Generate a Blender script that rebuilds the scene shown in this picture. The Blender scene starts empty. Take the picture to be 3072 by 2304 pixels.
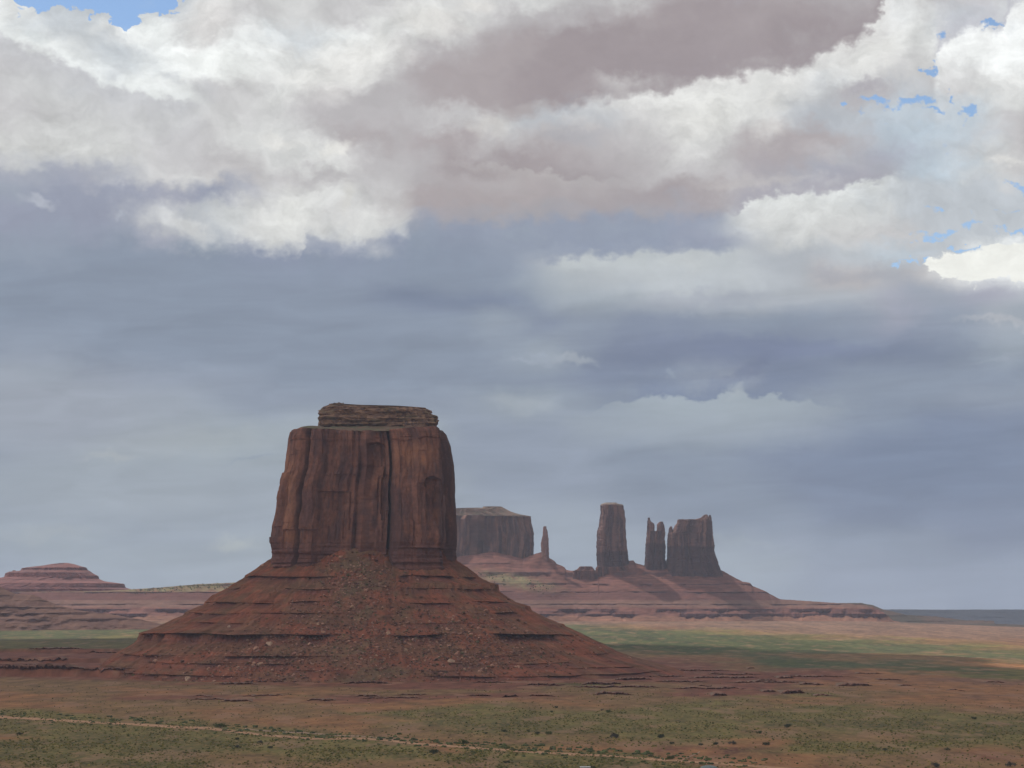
import bpy, math, random
import numpy as np
from mathutils import Vector
from mathutils.bvhtree import BVHTree

# ------------------------------------------------------------------ camera
SC = bpy.context.scene
COL = SC.collection
W0, H0, F = 3072.0, 2304.0, 6600.0
CAMZ = 80.0
PITCH = math.atan2(1829.0 - 1152.0, F)
cam = bpy.data.objects.new("camera", bpy.data.cameras.new("camera"))
COL.objects.link(cam)
SC.camera = cam
cam.location = (0, 0, CAMZ)
cam.rotation_euler = (math.pi / 2 + PITCH, 0, 0)
cam.data.sensor_width = 36
cam.data.lens = F / W0 * 36
cam.data.clip_start = 1
cam.data.clip_end = 300000
SC.view_settings.view_transform = 'Standard'
SC.view_settings.look = 'None'
SC.view_settings.gamma = 1
SC.view_settings.exposure = 0.0
SC.cycles.use_denoising = True
SC.cycles.max_bounces = 6
SC.cycles.volume_bounces = 1
SC.cycles.transparent_max_bounces = 12

SUN_EL = math.radians(50)
SUN_AZ = math.radians(-43)                 # toward the left and beyond the far buttes
SUN = Vector((math.sin(SUN_AZ) * math.cos(SUN_EL), math.cos(SUN_AZ) * math.cos(SUN_EL), math.sin(SUN_EL)))
HAZE = 2.5e-5


def srgb(r, g, b):
    f = lambda c: (c / 255) / 12.92 if c / 255 <= .04045 else ((c / 255 + .055) / 1.055) ** 2.4
    return (f(r), f(g), f(b))


# ------------------------------------------------------------------ world: sky with clouds
SKY_Y = [0, 55, 120, 180, 240, 300, 360, 420, 480, 540, 600, 660, 720, 780, 840, 900, 960,
         1070, 1150, 1210, 1290, 1370, 1460, 1560, 1620, 1700, 1829]
SKY = [
    "wAAAAAwwxxyyyzwyxxzxzmmqzzyxyyyz",
    "wAAAAAwyyxyywwxzzzzmmnnmmmzwzyyw",
    "WuuuwWyyWuWwxwzmmnnnnnmmnnmWxsAW",
    "yWxuuWWWWxxwyzmmmnnnnnmnnywxxWWW",
    "yyxuuWWwxwxwzmmmnnnnnnwwwuwyxyWW",
    "yxxuWWyyxwzzzmmmnnmwwwwwxvmsyyxw",
    "yyxxxxxyxyzzzyyxvvvyywwxvvstAtxx",
    "yxxxxyyxxxzmzmmyzzzzywymmmztttyz",
    "xxxxxyyzxxwzzznnnmzzzwymmyvqtsxz",
    "qvqqxyxzyzzyzzmzmmzzyyymvqvvttxy",
    "bppppqppywxymmmmmmmnnmmxwxuuuusA",
    "pppppxvxxwywzpbbbbbbbquxxxxussuu",
    "ppcpcqvuxwcwcccccccccqqvxxyysAuu",
    "ccc" + "d" * 13 + "cvuuuxuvvvutusWW",
    "d" * 16 + "bbvuuuuuvzzvzWWW",
    "ddddddddddddeeeedbbbuuvvvvvqbqqu",
    "dddddddddddddddbeedeeedddccqccvb",
    "ccc" + "d" * 13 + "bbe" + "f" * 6 + "eeeedbb",
    "bbb" + "c" * 6 + "d" * 9 + "eeddveee" + "dddddd",
    "bbbbbbb" + "c" * 8 + "bhbdb" + "hhhh" + "bb" + "ddd" + "ccc",
    "bbbb" + "h" * 10 + "cccc" + "bbbbbb" + "ccdd" + "eeee",
    "cbbhhhhhhhhhhbcccccddddeeeeeeeee",
    "bbbbbbbbbbbbbbbccccdddddeeeeeeee",
    "bbbbbbbbbbbbbbbbbbbccddddeeeeeee",
    "bhhhbbbhhhhhbbbbbbbbbbbccddddeee",
    "bbhhhhhhhhhhhhhbbbbbbbhhbccddddd",
    "bbhhhhhhhhhhhhhhbbbbbbbbbccccddd",
]
PAL = dict(W=(244, 247, 246), w=(228, 229, 227), x=(212, 213, 212), y=(200, 199, 200), z=(184, 181, 183),
           m=(172, 164, 166), n=(160, 151, 154), u=(192, 198, 204), v=(172, 178, 186), b=(156, 166, 178),
           c=(147, 157, 173), d=(139, 150, 167), e=(128, 139, 160), f=(120, 130, 153), p=(150, 156, 174),
           q=(168, 170, 184), s=(150, 182, 220), t=(190, 203, 214), h=(163, 173, 182), A=(122, 160, 212))
for r_ in SKY:
    assert len(r_) == 32, (len(r_), r_)
assert len(SKY) == len(SKY_Y)


class NT:
    def __init__(s, tree):
        s.t = tree

    def n(s, typ, **kw):
        nd = s.t.nodes.new(typ)
        for k, v in kw.items():
            setattr(nd, k, v)
        return nd

    def link(s, a, b):
        s.t.links.new(a, b)

    def m(s, op, a, b=None, c=None, clamp=False):
        nd = s.n('ShaderNodeMath', operation=op, use_clamp=clamp)
        for i, v in enumerate((a, b, c)):
            if v is None:
                continue
            if isinstance(v, (int, float)):
                nd.inputs[i].default_value = v
            else:
                s.link(v, nd.inputs[i])
        return nd.outputs[0]

    def mix(s, f, a, b, blend='MIX'):
        nd = s.n('ShaderNodeMix', data_type='RGBA', blend_type=blend)
        for sock, v in ((nd.inputs[0], f), (nd.inputs[6], a), (nd.inputs[7], b)):
            if isinstance(v, (int, float)):
                sock.default_value = v
            elif isinstance(v, tuple):
                sock.default_value = (*v[:3], 1)
            else:
                s.link(v, sock)
        return nd.outputs[2]

    def noise(s, vec, scale, detail=5, rough=.55, dist=0.0, dim='3D'):
        nd = s.n('ShaderNodeTexNoise', noise_dimensions=dim)
        nd.inputs['Scale'].default_value = scale
        nd.inputs['Detail'].default_value = detail
        nd.inputs['Roughness'].default_value = rough
        nd.inputs['Distortion'].default_value = dist
        if vec is not None:
            s.link(vec, nd.inputs['Vector'])
        return nd

    def smooth(s, v, lo, hi):
        nd = s.n('ShaderNodeMapRange', interpolation_type='SMOOTHSTEP')
        nd.inputs[1].default_value = lo
        nd.inputs[2].default_value = hi
        s.link(v, nd.inputs[0])
        return nd.outputs[0]


world = bpy.data.worlds.new("World")
SC.world = world
world.use_nodes = True
wt = world.node_tree
wt.nodes.clear()
w = NT(wt)
tc = w.n('ShaderNodeTexCoord')
sep = w.n('ShaderNodeSeparateXYZ')
w.link(tc.outputs['Generated'], sep.inputs[0])
dx, dy, dz = sep.outputs
az = w.m('ARCTAN2', dx, dy)
el = w.m('ARCSINE', dz)
# sky chart coordinates (units of 1/6600 rad): azimuth and elevation
gx = w.m('MULTIPLY_ADD', az, 6600 * .992, 1536)
gy = w.m('MULTIPLY_ADD', el, -6600, 1829)
comb = w.n('ShaderNodeCombineXYZ')
w.link(gx, comb.inputs[0])
w.link(w.m('MULTIPLY', gy, 1.25), comb.inputs[1])
P = comb.outputs[0]


def warp(vec, scale, detail, rough, amp, off):
    mp = w.n('ShaderNodeMapping')
    w.link(vec, mp.inputs[0])
    mp.inputs[1].default_value = (off, off * .7, off * .3)
    nz = w.noise(mp.outputs[0], scale, detail, rough, dim='2D')
    sx = w.n('ShaderNodeSeparateColor')
    w.link(nz.outputs['Color'], sx.inputs[0])
    return (w.m('MULTIPLY', w.m('SUBTRACT', sx.outputs[0], .5), amp),
            w.m('MULTIPLY', w.m('SUBTRACT', sx.outputs[1], .5), amp), nz)


# cloud zone (upper sky) billows more, the rain-grey lower sky is calm and streaky
upper = w.smooth(gy, 980, 640)
ax, ay, nzA = warp(P, 1 / 260, 7, .6, 260, 300)
wx = w.m('MULTIPLY', ax, w.m('MULTIPLY_ADD', upper, .55, .45))
wy = w.m('MULTIPLY', ay, w.m('MULTIPLY_ADD', upper, .4, .3))
bxx, byy, nzB = warp(P, 1 / 70, 6, .64, 100, 900)
low_x = w.m('MULTIPLY', ay, w.m('MULTIPLY', w.m('SUBTRACT', 1.0, upper), .9))
sxn = w.m('ADD', w.m('ADD', gx, wx), w.m('ADD', low_x, w.m('MULTIPLY', bxx, upper)))
syn = w.m('ADD', w.m('ADD', gy, wy), w.m('MULTIPLY', byy, w.m('MULTIPLY_ADD', upper, .75, .12)))
tx = w.m('PINGPONG', w.m('DIVIDE', sxn, 3072), 1.0)
cur = None
prev_y = None
for i, (yy, row) in enumerate(zip(SKY_Y, SKY)):
    rp = w.n('ShaderNodeValToRGB')
    cr = rp.color_ramp
    cr.interpolation = 'B_SPLINE'
    while len(cr.elements) < 32:
        cr.elements.new(len(cr.elements) / 40)
    for k in range(32):
        e_ = cr.elements[k]
        e_.position = k / 31
    row = row.replace('A', 'u').replace('s', 'u')
    for k, ch in enumerate(row):
        e_ = cr.elements[k]
        cc = srgb(*PAL[ch])
        e_.color = (*cc, 0.0 if ch == 'A' else (.45 if ch == 's' else (.93 if ch == 't' else 1.0)))
    w.link(tx, rp.inputs[0])
    if cur is None:
        cur, ca = rp.outputs[0], rp.outputs[1]
    else:
        span = yy - prev_y
        g = w.smooth(syn, prev_y - span * .1, yy + span * .1)
        cur = w.mix(g, cur, rp.outputs[0])
        mm = w.n('ShaderNodeMix', data_type='FLOAT')
        w.link(g, mm.inputs[0]); w.link(ca, mm.inputs[2]); w.link(rp.outputs[1], mm.inputs[3])
        ca = mm.outputs[0]
    prev_y = yy
# ---- crisp cloud outlines: each is a curve y(x) on the sky chart, ruffled by billowing noise
vor = w.n('ShaderNodeTexVoronoi', feature='SMOOTH_F1', voronoi_dimensions='2D'); vor.inputs['Scale'].default_value = 1 / 62
w.link(P, vor.inputs['Vector'])
vor2 = w.n('ShaderNodeTexVoronoi', feature='SMOOTH_F1', voronoi_dimensions='2D'); vor2.inputs['Scale'].default_value = 1 / 24
w.link(P, vor2.inputs['Vector'])
fx_, fy_, _nz = warp(P, 1 / 75, 7, .6, 90, 1500)
puff = w.m('ADD', w.m('MULTIPLY', w.m('SUBTRACT', vor.outputs['Distance'], .45), 20), w.m('MULTIPLY', w.m('SUBTRACT', vor2.outputs['Distance'], .45), 9))
ex = w.m('ADD', gx, fx_)
ey = w.m('ADD', gy, fy_)
exn = w.m('DIVIDE', ex, 3072, clamp=True)


def curve(pts):
    nd_ = w.n('ShaderNodeFloatCurve')
    cv = nd_.mapping.curves[0]
    pts = sorted(pts)
    P0 = [(max(0, min(1, a_ / 3072)), max(0, min(1, (b_ + 100) / 2000))) for a_, b_ in pts]
    cv.points[0].location = (0, P0[0][1]); cv.points[1].location = (1, P0[-1][1])
    for q in P0:
        if 0.0005 < q[0] < .9995:
            p_ = cv.points.new(*q); p_.handle_type = 'VECTOR'
    nd_.mapping.update()
    w.link(exn, nd_.inputs['Value'])
    return w.m('MULTIPLY_ADD', nd_.outputs[0], 2000, -100)


def xwin(x0, x1, f0, f1):
    m_ = None
    if x0 is not None: m_ = w.smooth(gx, x0 - f0, x0 + f0)
    if x1 is not None:
        q = w.smooth(gx, x1 + f1, x1 - f1)
        m_ = q if m_ is None else w.m('MULTIPLY', m_, q)
    return m_


def outline(pts, win, above, dA, below, dB, pf=1.0, soft=20):
    global cur
    s_ = w.m('ADD', w.m('SUBTRACT', ey, curve(pts)), w.m('MULTIPLY', puff, pf))
    st_ = w.smooth(s_, -soft, soft)
    if below is not None:
        f_ = w.m('MULTIPLY', st_, w.m('EXPONENT', w.m('DIVIDE', w.m('MAXIMUM', s_, 0), -dB)))
        cur = w.mix(w.m('MULTIPLY', f_, win), cur, srgb(*below))
    if above is not None:
        f_ = w.m('MULTIPLY', w.m('SUBTRACT', 1.0, st_), w.m('EXPONENT', w.m('DIVIDE', w.m('MINIMUM', s_, 0), dA)))
        cur = w.mix(w.m('MULTIPLY', f_, win), cur, srgb(*above))
    return s_, st_


_cb = w.n('ShaderNodeCombineXYZ')
w.link(ex, _cb.inputs[0]); w.link(w.m('ADD', ey, w.m('MULTIPLY', puff, .5)), _cb.inputs[1])
EV = _cb.outputs[0]


def blob(cx_, cy_, rx, ry, ang=0.0, soft=.5, k=1.0):
    mp_ = w.n('ShaderNodeMapping', vector_type='TEXTURE')
    mp_.inputs['Location'].default_value = (cx_, cy_, 0)
    mp_.inputs['Rotation'].default_value = (0, 0, math.radians(ang))
    mp_.inputs['Scale'].default_value = (rx, ry, 1)
    w.link(EV, mp_.inputs[0])
    ln = w.n('ShaderNodeVectorMath', operation='LENGTH')
    w.link(mp_.outputs[0], ln.inputs[0])
    nd_ = w.n('ShaderNodeMapRange', interpolation_type='SMOOTHSTEP')
    w.link(ln.outputs['Value'], nd_.inputs[0])
    nd_.inputs[1].default_value = 1 + soft * .6; nd_.inputs[2].default_value = max(0, 1 - soft)
    nd_.inputs[3].default_value = 0; nd_.inputs[4].default_value = k
    return nd_.outputs[0]


WH, GR, BG, MV = (232, 234, 232), (196, 197, 201), (146, 154, 174), (158, 149, 153)
# mauve base of the great cumulus over the white one below it
outline([(1000, 335), (1250, 330), (1400, 325), (1536, 332), (1640, 322), (1700, 330), (1790, 310), (1860, 298), (2010, 295), (2035, 268), (2120, 240), (2190, 236), (2300, 230), (2390, 232),
         (2440, 205), (2480, 180), (2560, 160), (2620, 115), (2650, 60), (2690, -20), (3072, -60)], xwin(1750, 2700, 420, 40), MV, 190, (228, 228, 226), 80, .8)
# second base line across the middle
outline([(1100, 440), (1300, 470), (1500, 500), (1700, 530), (1800, 545), (1950, 545)], xwin(1450, 1850, 220, 150), (162, 154, 157), 60, (184, 180, 180), 45, .4, 9)
# lower edge of the cumulus bank against the rain-grey sky
outline([(560, 600), (640, 690), (676, 720), (740, 735), (833, 743), (903, 750), (921, 705), (960, 710), (1024, 737), (1093, 723), (1135, 699), (1205, 697), (1228, 683), (1240, 652),
         (1348, 660), (1487, 662), (1603, 650), (1900, 640)], xwin(690, 1225, 50, 30), (222, 223, 221), 75, (143, 151, 172), 60, 1.0, 34)
outline([(1100, 655), (1240, 652), (1348, 660), (1487, 662), (1603, 650), (1900, 640), (2050, 650), (2150, 655), (2215, 642), (2247, 614), (2300, 560)], xwin(1300, 2180, 60, 60), (171, 164, 166), 80, (147, 155, 174), 70, .7, 30)
# grey veil on the left below the bright rim
outline([(0, 160), (60, 180), (140, 205), (200, 230), (260, 260), (330, 295), (360, 303), (450, 312), (510, 324), (590, 326), (700, 330)], xwin(None, 600, 0, 60), (238, 242, 241), 55, (197, 198, 202), 90, .35)
outline([(0, 521), (32, 538), (79, 540), (120, 521), (176, 510), (240, 520), (324, 500), (400, 512), (500, 540)], xwin(None, 400, 0, 80), (214, 215, 213), 60, (165, 170, 184), 60, .7, 34)
# right-hand cumulus tower
outline([(2700, 300), (2795, 262), (2806, 180), (2824, 166), (2866, 149), (2894, 135), (2956, 123), (2970, 139), (3001, 149), (3019, 139), (3024, 100), (3036, 73), (3072, 62)], xwin(2806, None, 12, 0), (190, 190, 198), 60, (246, 248, 247), 85, .6)
# white stratus shelf on the right and its neighbours
outline([(2100, 655), (2150, 651), (2215, 642), (2247, 614), (2280, 598), (2441, 584), (2525, 590), (2571, 563), (2604, 549), (2696, 554), (2900, 560)], xwin(2200, 2680, 40, 80), (170, 168, 178), 70, (222, 225, 224), 90, .8, 12)
outline([(1600, 790), (1686, 771), (1788, 764), (1904, 762), (1982, 760), (2187, 753), (2400, 770)], xwin(1640, 2220, 70, 90), (148, 157, 176), 60, (192, 198, 200), 90, .25, 18)
# low cloud tops far away
outline([(1600, 1270), (1748, 1245), (1845, 1213), (1941, 1189), (2045, 1200), (2149, 1186), (2190, 1178), (2233, 1176), (2265, 1192), (2341, 1199), (2437, 1205), (2550, 1245), (2800, 1260)],
        xwin(1850, 2420, 130, 160), (127, 139, 163), 70, (164, 175, 185), 60, .6, 9)
for (bx_, by_, rx_, ry_, an_, cc_, st_) in (
        (555, 690, 105, 27, 26, (208, 210, 211), 1), (690, 665, 60, 45, 0, (206, 209, 210), .8), (870, 650, 75, 65, -30, (230, 231, 228), .9), (130, 636, 55, 14, 14, (182, 187, 198), .8), (365, 672, 14, 12, 0, (176, 182, 194), .8),
        (1040, 600, 22, 55, 12, (214, 213, 209), .7), (1085, 175, 150, 45, -4, (238, 238, 235), .75), (1020, 235, 110, 70, -30, (232, 231, 228), .6), (900, 240, 60, 40, 0, (230, 230, 227), .6),
        (1300, 75, 110, 45, 8, (222, 220, 216), .6), (1420, 30, 60, 22, 0, (222, 220, 216), .6), (1000, 455, 55, 30, -20, (234, 233, 228), .7), (840, 440, 70, 20, 8, (226, 225, 221), .6), (1470, 385, 60, 26, 10, (206, 203, 200), .6),
        (1720, 415, 110, 30, 0, (168, 169, 176), .5), (2110, 365, 130, 70, -8, (226, 226, 222), .6), (2310, 370, 60, 70, 0, (230, 229, 225), .5), (2260, 555, 160, 20, -4, (196, 192, 191), .5),
        (2700, 80, 40, 75, 10, (232, 234, 234), .8), (2640, 190, 110, 45, -30, (230, 230, 227), .7), (2590, 285, 55, 26, 0, (166, 162, 170), .7), (3010, 520, 80, 14, 6, (226, 225, 222), .7),
        (620, 90, 70, 90, 20, (226, 224, 222), .7), (450, 130, 60, 45, 0, (240, 244, 243), .8), (110, 155, 45, 28, 10, (214, 220, 222), .6), (640, 215, 150, 40, 0, (243, 246, 244), .8), (350, 255, 40, 22, -40, (206, 210, 214), .6), (510, 262, 40, 16, 10, (206, 210, 214), .6),
        (610, 290, 45, 32, 0, (196, 197, 200), .6),
        (2480, 836, 60, 24, 10, (166, 168, 177), .6), (2620, 845, 90, 24, 4, (168, 171, 180), .55),
        (1600, 1077, 85, 11, -3, (160, 170, 184), .7), (1725, 1082, 60, 15, 12, (168, 176, 186), .7), (2010, 1130, 14, 16, 0, (152, 162, 178), .6), (2205, 1172, 34, 22, -25, (174, 183, 190), .6),
        (1560, 1215, 110, 22, 4, (166, 175, 184), .6), (560, 1330, 270, 42, -3, (174, 182, 186), .55), (350, 1378, 70, 14, 0, (184, 190, 190), .7), (150, 1250, 460, 150, 0, (163, 169, 181), .65), (420, 1480, 560, 110, 0, (166, 175, 184), .65), (760, 1385, 80, 8, -8, (150, 162, 178), .6),
        (720, 1632, 75, 26, 0, (186, 192, 190), .6), (170, 1605, 130, 22, -6, (170, 178, 184), .6), (2200, 1628, 130, 12, 4, (160, 170, 180), .5), (2120, 905, 220, 26, 0, (160, 166, 180), .5), (2980, 985, 110, 12, 8, (184, 187, 193), .6),
        (3000, 1092, 90, 7, -6, (160, 170, 183), .5), (2350, 1050, 330, 30, 4, (122, 132, 158), .6), (2250, 1110, 90, 18, -25, (118, 128, 154), .5), (2800, 1400, 420, 150, 0, (121, 135, 160), .55)):
    cur = w.mix(blob(bx_, by_, rx_, ry_, an_, .8, st_), cur, srgb(*cc_))
# the great white bank low on the right: between two outlines
s1 = w.m('ADD', w.m('SUBTRACT', ey, curve([(2640, 830), (2752, 806), (2812, 790), (2941, 771), (2955, 762), (3072, 760)])), w.m('MULTIPLY', puff, .7))
s2 = w.m('ADD', w.m('SUBTRACT', ey, curve([(2640, 790), (2752, 808), (2789, 841), (2826, 861), (2937, 864), (3011, 871), (3072, 892)])), w.m('MULTIPLY', puff, -.7))
cur = w.mix(w.m('MULTIPLY', w.smooth(s1, -5, 5), w.smooth(s2, 5, -5)), cur, srgb(245, 246, 240))
# gaps of blue
gap = w.m('MULTIPLY', w.smooth(w.m('ADD', w.m('SUBTRACT', ey, curve([(0, -90), (18, -90), (30, 50), (60, 66), (140, 78), (180, 62), (215, 76), (310, 80), (370, 104), (385, 110), (400, 97), (430, 75), (490, 64), (515, 58), (528, -90), (3072, -90)])),
                                    w.m('MULTIPLY_ADD', puff, .5, -9)), 9, -9), 1.3)
for (bx_, by_, rx_, ry_, an_, st_) in ((60, 98, 26, 14, 0, .7), (540, 22, 12, 16, 0, .8), (520, 72, 16, 10, 0, .8),
        (2541, 316, 20, 9, 25, .9), (2651, 334, 62, 16, 4, .9), (2748, 333, 58, 17, 8, 1), (2797, 362, 36, 10, 6, .9), (2896, 376, 30, 20, -20, 1), (2850, 333, 8, 30, -28, .8), (2788, 254, 26, 12, -20, .9), (2806, 215, 5, 40, 4, .5),
        (2585, 360, 34, 18, 0, .5), (2818, 137, 34, 20, -20, .5), (2980, 123, 38, 16, 8, 1), (2842, 470, 50, 26, 0, .35), (2800, 732, 85, 15, 0, .8), (2895, 700, 26, 34, 20, .8), (2880, 768, 80, 8, -8, .8),
        (2790, 647, 60, 8, 4, .6), (3000, 665, 55, 7, 6, .55), (3045, 600, 45, 14, 28, .8), (3020, 716, 70, 8, 5, .75), (2720, 806, 70, 6, -8, .8), (2690, 400, 150, 22, 0, .25)):
    gap = w.m('MAXIMUM', gap, blob(bx_, by_, rx_ * 1.15, ry_ * 1.15, an_, .9, st_))
ngap = w.noise(P, 1 / 42, 6, .66, dim='2D')
ca = w.m('MULTIPLY', ca, w.m('SUBTRACT', 1.0, w.smooth(w.m('ADD', gap, w.m('MULTIPLY', w.m('SUBTRACT', ngap.outputs[0], .5), 1.6)), .3, .95)))
# billow detail: brightness modulation, strongest in the sunlit cumulus
mpd = w.n('ShaderNodeCombineXYZ')
w.link(w.m('ADD', gx, w.m('MULTIPLY', ax, .6)), mpd.inputs[0])
w.link(w.m('MULTIPLY', w.m('ADD', gy, w.m('MULTIPLY', ay, .6)), 1.5), mpd.inputs[1])
nb = w.noise(mpd.outputs[0], 1 / 85, 8, .62, dim='2D')
nb2 = w.noise(mpd.outputs[0], 1 / 420, 4, .5, dim='2D')
det = w.m('SUBTRACT', nb.outputs[0], .5)
det2 = w.m('SUBTRACT', nb2.outputs[0], .5)
# streaks for the low sky
mps = w.n('ShaderNodeCombineXYZ')
w.link(w.m('MULTIPLY', sxn, .3), mps.inputs[0])
w.link(w.m('MULTIPLY', w.m('ADD', gy, w.m('MULTIPLY', gx, .04)), 1.6), mps.inputs[1])
ns = w.noise(mps.outputs[0], 1 / 110, 5, .55, .3, dim='2D')
st = w.m('SUBTRACT', ns.outputs[0], .5)
lumn = w.n('ShaderNodeRGBToBW'); w.link(cur, lumn.inputs[0])
upw = w.m('MULTIPLY', upper, w.m('MULTIPLY_ADD', w.smooth(lumn.outputs[0], .38, .75), .75, .25))
gain = w.m('ADD', 1.0, w.m('ADD', w.m('MULTIPLY', w.m('MULTIPLY', det, upw), .62),
                           w.m('ADD', w.m('MULTIPLY', w.m('MULTIPLY', det2, upw), .3),
                               w.m('MULTIPLY', w.m('MULTIPLY', st, w.m('SUBTRACT', 1.0, upper)), .34))))
gc = w.n('ShaderNodeVectorMath', operation='SCALE')
w.link(cur, gc.inputs[0])
w.link(gain, gc.inputs[3])
cloud_col = gc.outputs[0]
# unseen sky gain added for side light on the butte: brighter left, dimmer right
side = w.m('ADD', w.m('MULTIPLY', w.smooth(az, -.35, -1.2), .9), w.m('MULTIPLY', w.smooth(az, .35, 1.3), -.45))
# overhead and behind: generic broken cloud
nover = w.noise(tc.outputs['Generated'], 3.2, 8, .6, .3)
over = w.mix(w.smooth(nover.outputs[0], .38, .62), srgb(160, 158, 165), srgb(236, 238, 238))
high = w.smooth(el, .29, .5)
cloud_col = w.mix(high, cloud_col, over)
cover = w.smooth(w.m('ADD', ca, w.m('MULTIPLY', det, w.m('MULTIPLY', .5, w.m('SUBTRACT', 1.0, ca))), clamp=True), .0, .9)
coverh = w.n('ShaderNodeMix', data_type='FLOAT')
w.link(high, coverh.inputs[0]); w.link(cover, coverh.inputs[2])
w.link(w.smooth(nover.outputs[0], .36, .46), coverh.inputs[3])
sky = w.n('ShaderNodeTexSky', sky_type='NISHITA', sun_disc=False)
sky.sun_elevation = SUN_EL
sky.sun_rotation = SUN_AZ
sky.altitude = 1700
sky.air_density = 1.0
sky.dust_density = .2
bg1 = w.n('ShaderNodeBackground'); bg1.inputs[1].default_value = .12
w.link(sky.outputs[0], bg1.inputs[0])
bg2 = w.n('ShaderNodeBackground'); bg2.inputs[1].default_value = 1.0
w.link(cloud_col, bg2.inputs[0]); w.link(w.m('ADD', 1.0, side), bg2.inputs[1])
mxs = w.n('ShaderNodeMixShader')
w.link(coverh.outputs[0], mxs.inputs[0])
w.link(bg1.outputs[0], mxs.inputs[1]); w.link(bg2.outputs[0], mxs.inputs[2])
wo = w.n('ShaderNodeOutputWorld')
w.link(mxs.outputs[0], wo.inputs[0])
world.cycles.sampling_method = 'MANUAL'
world.cycles.sample_map_resolution = 256

# ------------------------------------------------------------------ sun
sl = bpy.data.lights.new("sun", 'SUN')
sl.energy = 3.0
sl.angle = math.radians(.5)
sl.color = (1.0, .95, .87)
so = bpy.data.objects.new("sun", sl)
COL.objects.link(so)
so.rotation_euler = (-SUN).to_track_quat('-Z', 'Y').to_euler()
so.location = (0, 0, 3000)

# ------------------------------------------------------------------ numpy noise
_rs = np.random.RandomState(7)
_perm = _rs.permutation(256)
_perm = np.concatenate([_perm, _perm, _perm])
_g = _rs.normal(size=(256, 3)); _g /= np.linalg.norm(_g, axis=1)[:, None]


def pn(x, y, z=0.0, seed=0):
    x, y, z = np.broadcast_arrays(np.asarray(x, float), np.asarray(y, float), np.asarray(z, float))
    x = x + seed * 17.13; y = y + seed * 5.71
    xi, yi, zi = np.floor(x).astype(int), np.floor(y).astype(int), np.floor(z).astype(int)
    xf, yf, zf = x - xi, y - yi, z - zi
    f = lambda t: t * t * t * (t * (t * 6 - 15) + 10)
    u, v, q = f(xf), f(yf), f(zf)
    out = 0
    for a in (0, 1):
        wa = u if a else 1 - u
        pa = _perm[(xi + a) & 255]
        for b in (0, 1):
            wb = v if b else 1 - v
            pb = _perm[pa + ((yi + b) & 255)]
            for c in (0, 1):
                wc = q if c else 1 - q
                gi = _perm[pb + ((zi + c) & 255)] & 255
                g = _g[gi]
                out = out + wa * wb * wc * (g[..., 0] * (xf - a) + g[..., 1] * (yf - b) + g[..., 2] * (zf - c))
    return out * 1.6


def fbm(x, y, z=0.0, o=4, seed=0, gain=.5, lac=2.03):
    s, a, f = 0, 1.0, 1.0
    for i in range(o):
        s = s + a * pn(np.asarray(x) * f, np.asarray(y) * f, np.asarray(z) * f, seed + i)
        a *= gain; f *= lac
    return s


def ridged(x, y, z=0.0, o=4, seed=0):
    s, a, f = 0, .6, 1.0
    for i in range(o):
        s = s + a * (1 - 2 * np.abs(pn(np.asarray(x) * f, np.asarray(y) * f, np.asarray(z) * f, seed + i)))
        a *= .5; f *= 2.05
    return s


def sst(x, a, b):
    t = np.clip((np.asarray(x, float) - a) / (b - a), 0, 1)
    return t * t * (3 - 2 * t)


def ipl(x, pts):
    p = np.array(sorted(pts), float)
    return np.interp(x, p[:, 0], p[:, 1])


# ------------------------------------------------------------------ projection helpers (photo pixel <-> place)
cP, sP = math.cos(PITCH), math.sin(PITCH)


def at(px, py, Y):
    a = (np.asarray(px, float) - 1536) / F
    b = (1152 - np.asarray(py, float)) / F
    t = Y / (cP - b * sP)
    return a * t, CAMZ + (sP + b * cP) * t


def topx(x, Y, z):
    zz = np.asarray(z, float) - CAMZ
    fw = Y * cP + zz * sP
    up = -Y * sP + zz * cP
    return 1536 + F * x / fw, 1152 - F * up / fw


def ray(px, py):
    a = (px - 1536) / F; b = (1152 - py) / F
    v = Vector((a, cP - b * sP, sP + b * cP)); v.normalize()
    return v


# ------------------------------------------------------------------ object helpers
def tag(o, label=None, cat=None, group=None, kind=None):
    if label: o['label'] = label
    if cat: o['category'] = cat
    if group: o['group'] = group
    if kind: o['kind'] = kind
    return o


def empty(name, loc=(0, 0, 0)):
    o = bpy.data.objects.new(name, None)
    COL.objects.link(o)
    o.location = loc
    return o


def meshobj(name, V, faces, mat, parent=None, col=None, smooth=False):
    """V (n,3); faces (m,4) or (m,3) int array; world coordinates; parents sit at their own origin"""
    V = np.asarray(V, np.float32); faces = np.asarray(faces, np.int32)
    me = bpy.data.meshes.new(name)
    me.vertices.add(len(V)); me.vertices.foreach_set('co', V.ravel())
    k = faces.shape[1]
    me.loops.add(faces.size); me.loops.foreach_set('vertex_index', faces.ravel())
    me.polygons.add(len(faces))
    me.polygons.foreach_set('loop_start', np.arange(0, faces.size, k, dtype=np.int32))
    me.update(calc_edges=True)
    me.polygons.foreach_set('use_smooth', np.full(len(faces), smooth, dtype=bool))
    if col is not None:
        at_ = me.color_attributes.new('Col', 'FLOAT_COLOR', 'POINT')
        c4 = np.ones((len(V), 4), np.float32); c4[:, :3] = np.clip(col, 0, 1)
        at_.data.foreach_set('color', c4.ravel())
    me.materials.append(mat)
    o = bpy.data.objects.new(name, me)
    COL.objects.link(o)
    if parent is not None:
        o.parent = parent
        o.matrix_parent_inverse = parent.matrix_world.inverted() if False else o.matrix_parent_inverse
        o.location = -Vector(parent.location)
    return o


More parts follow.
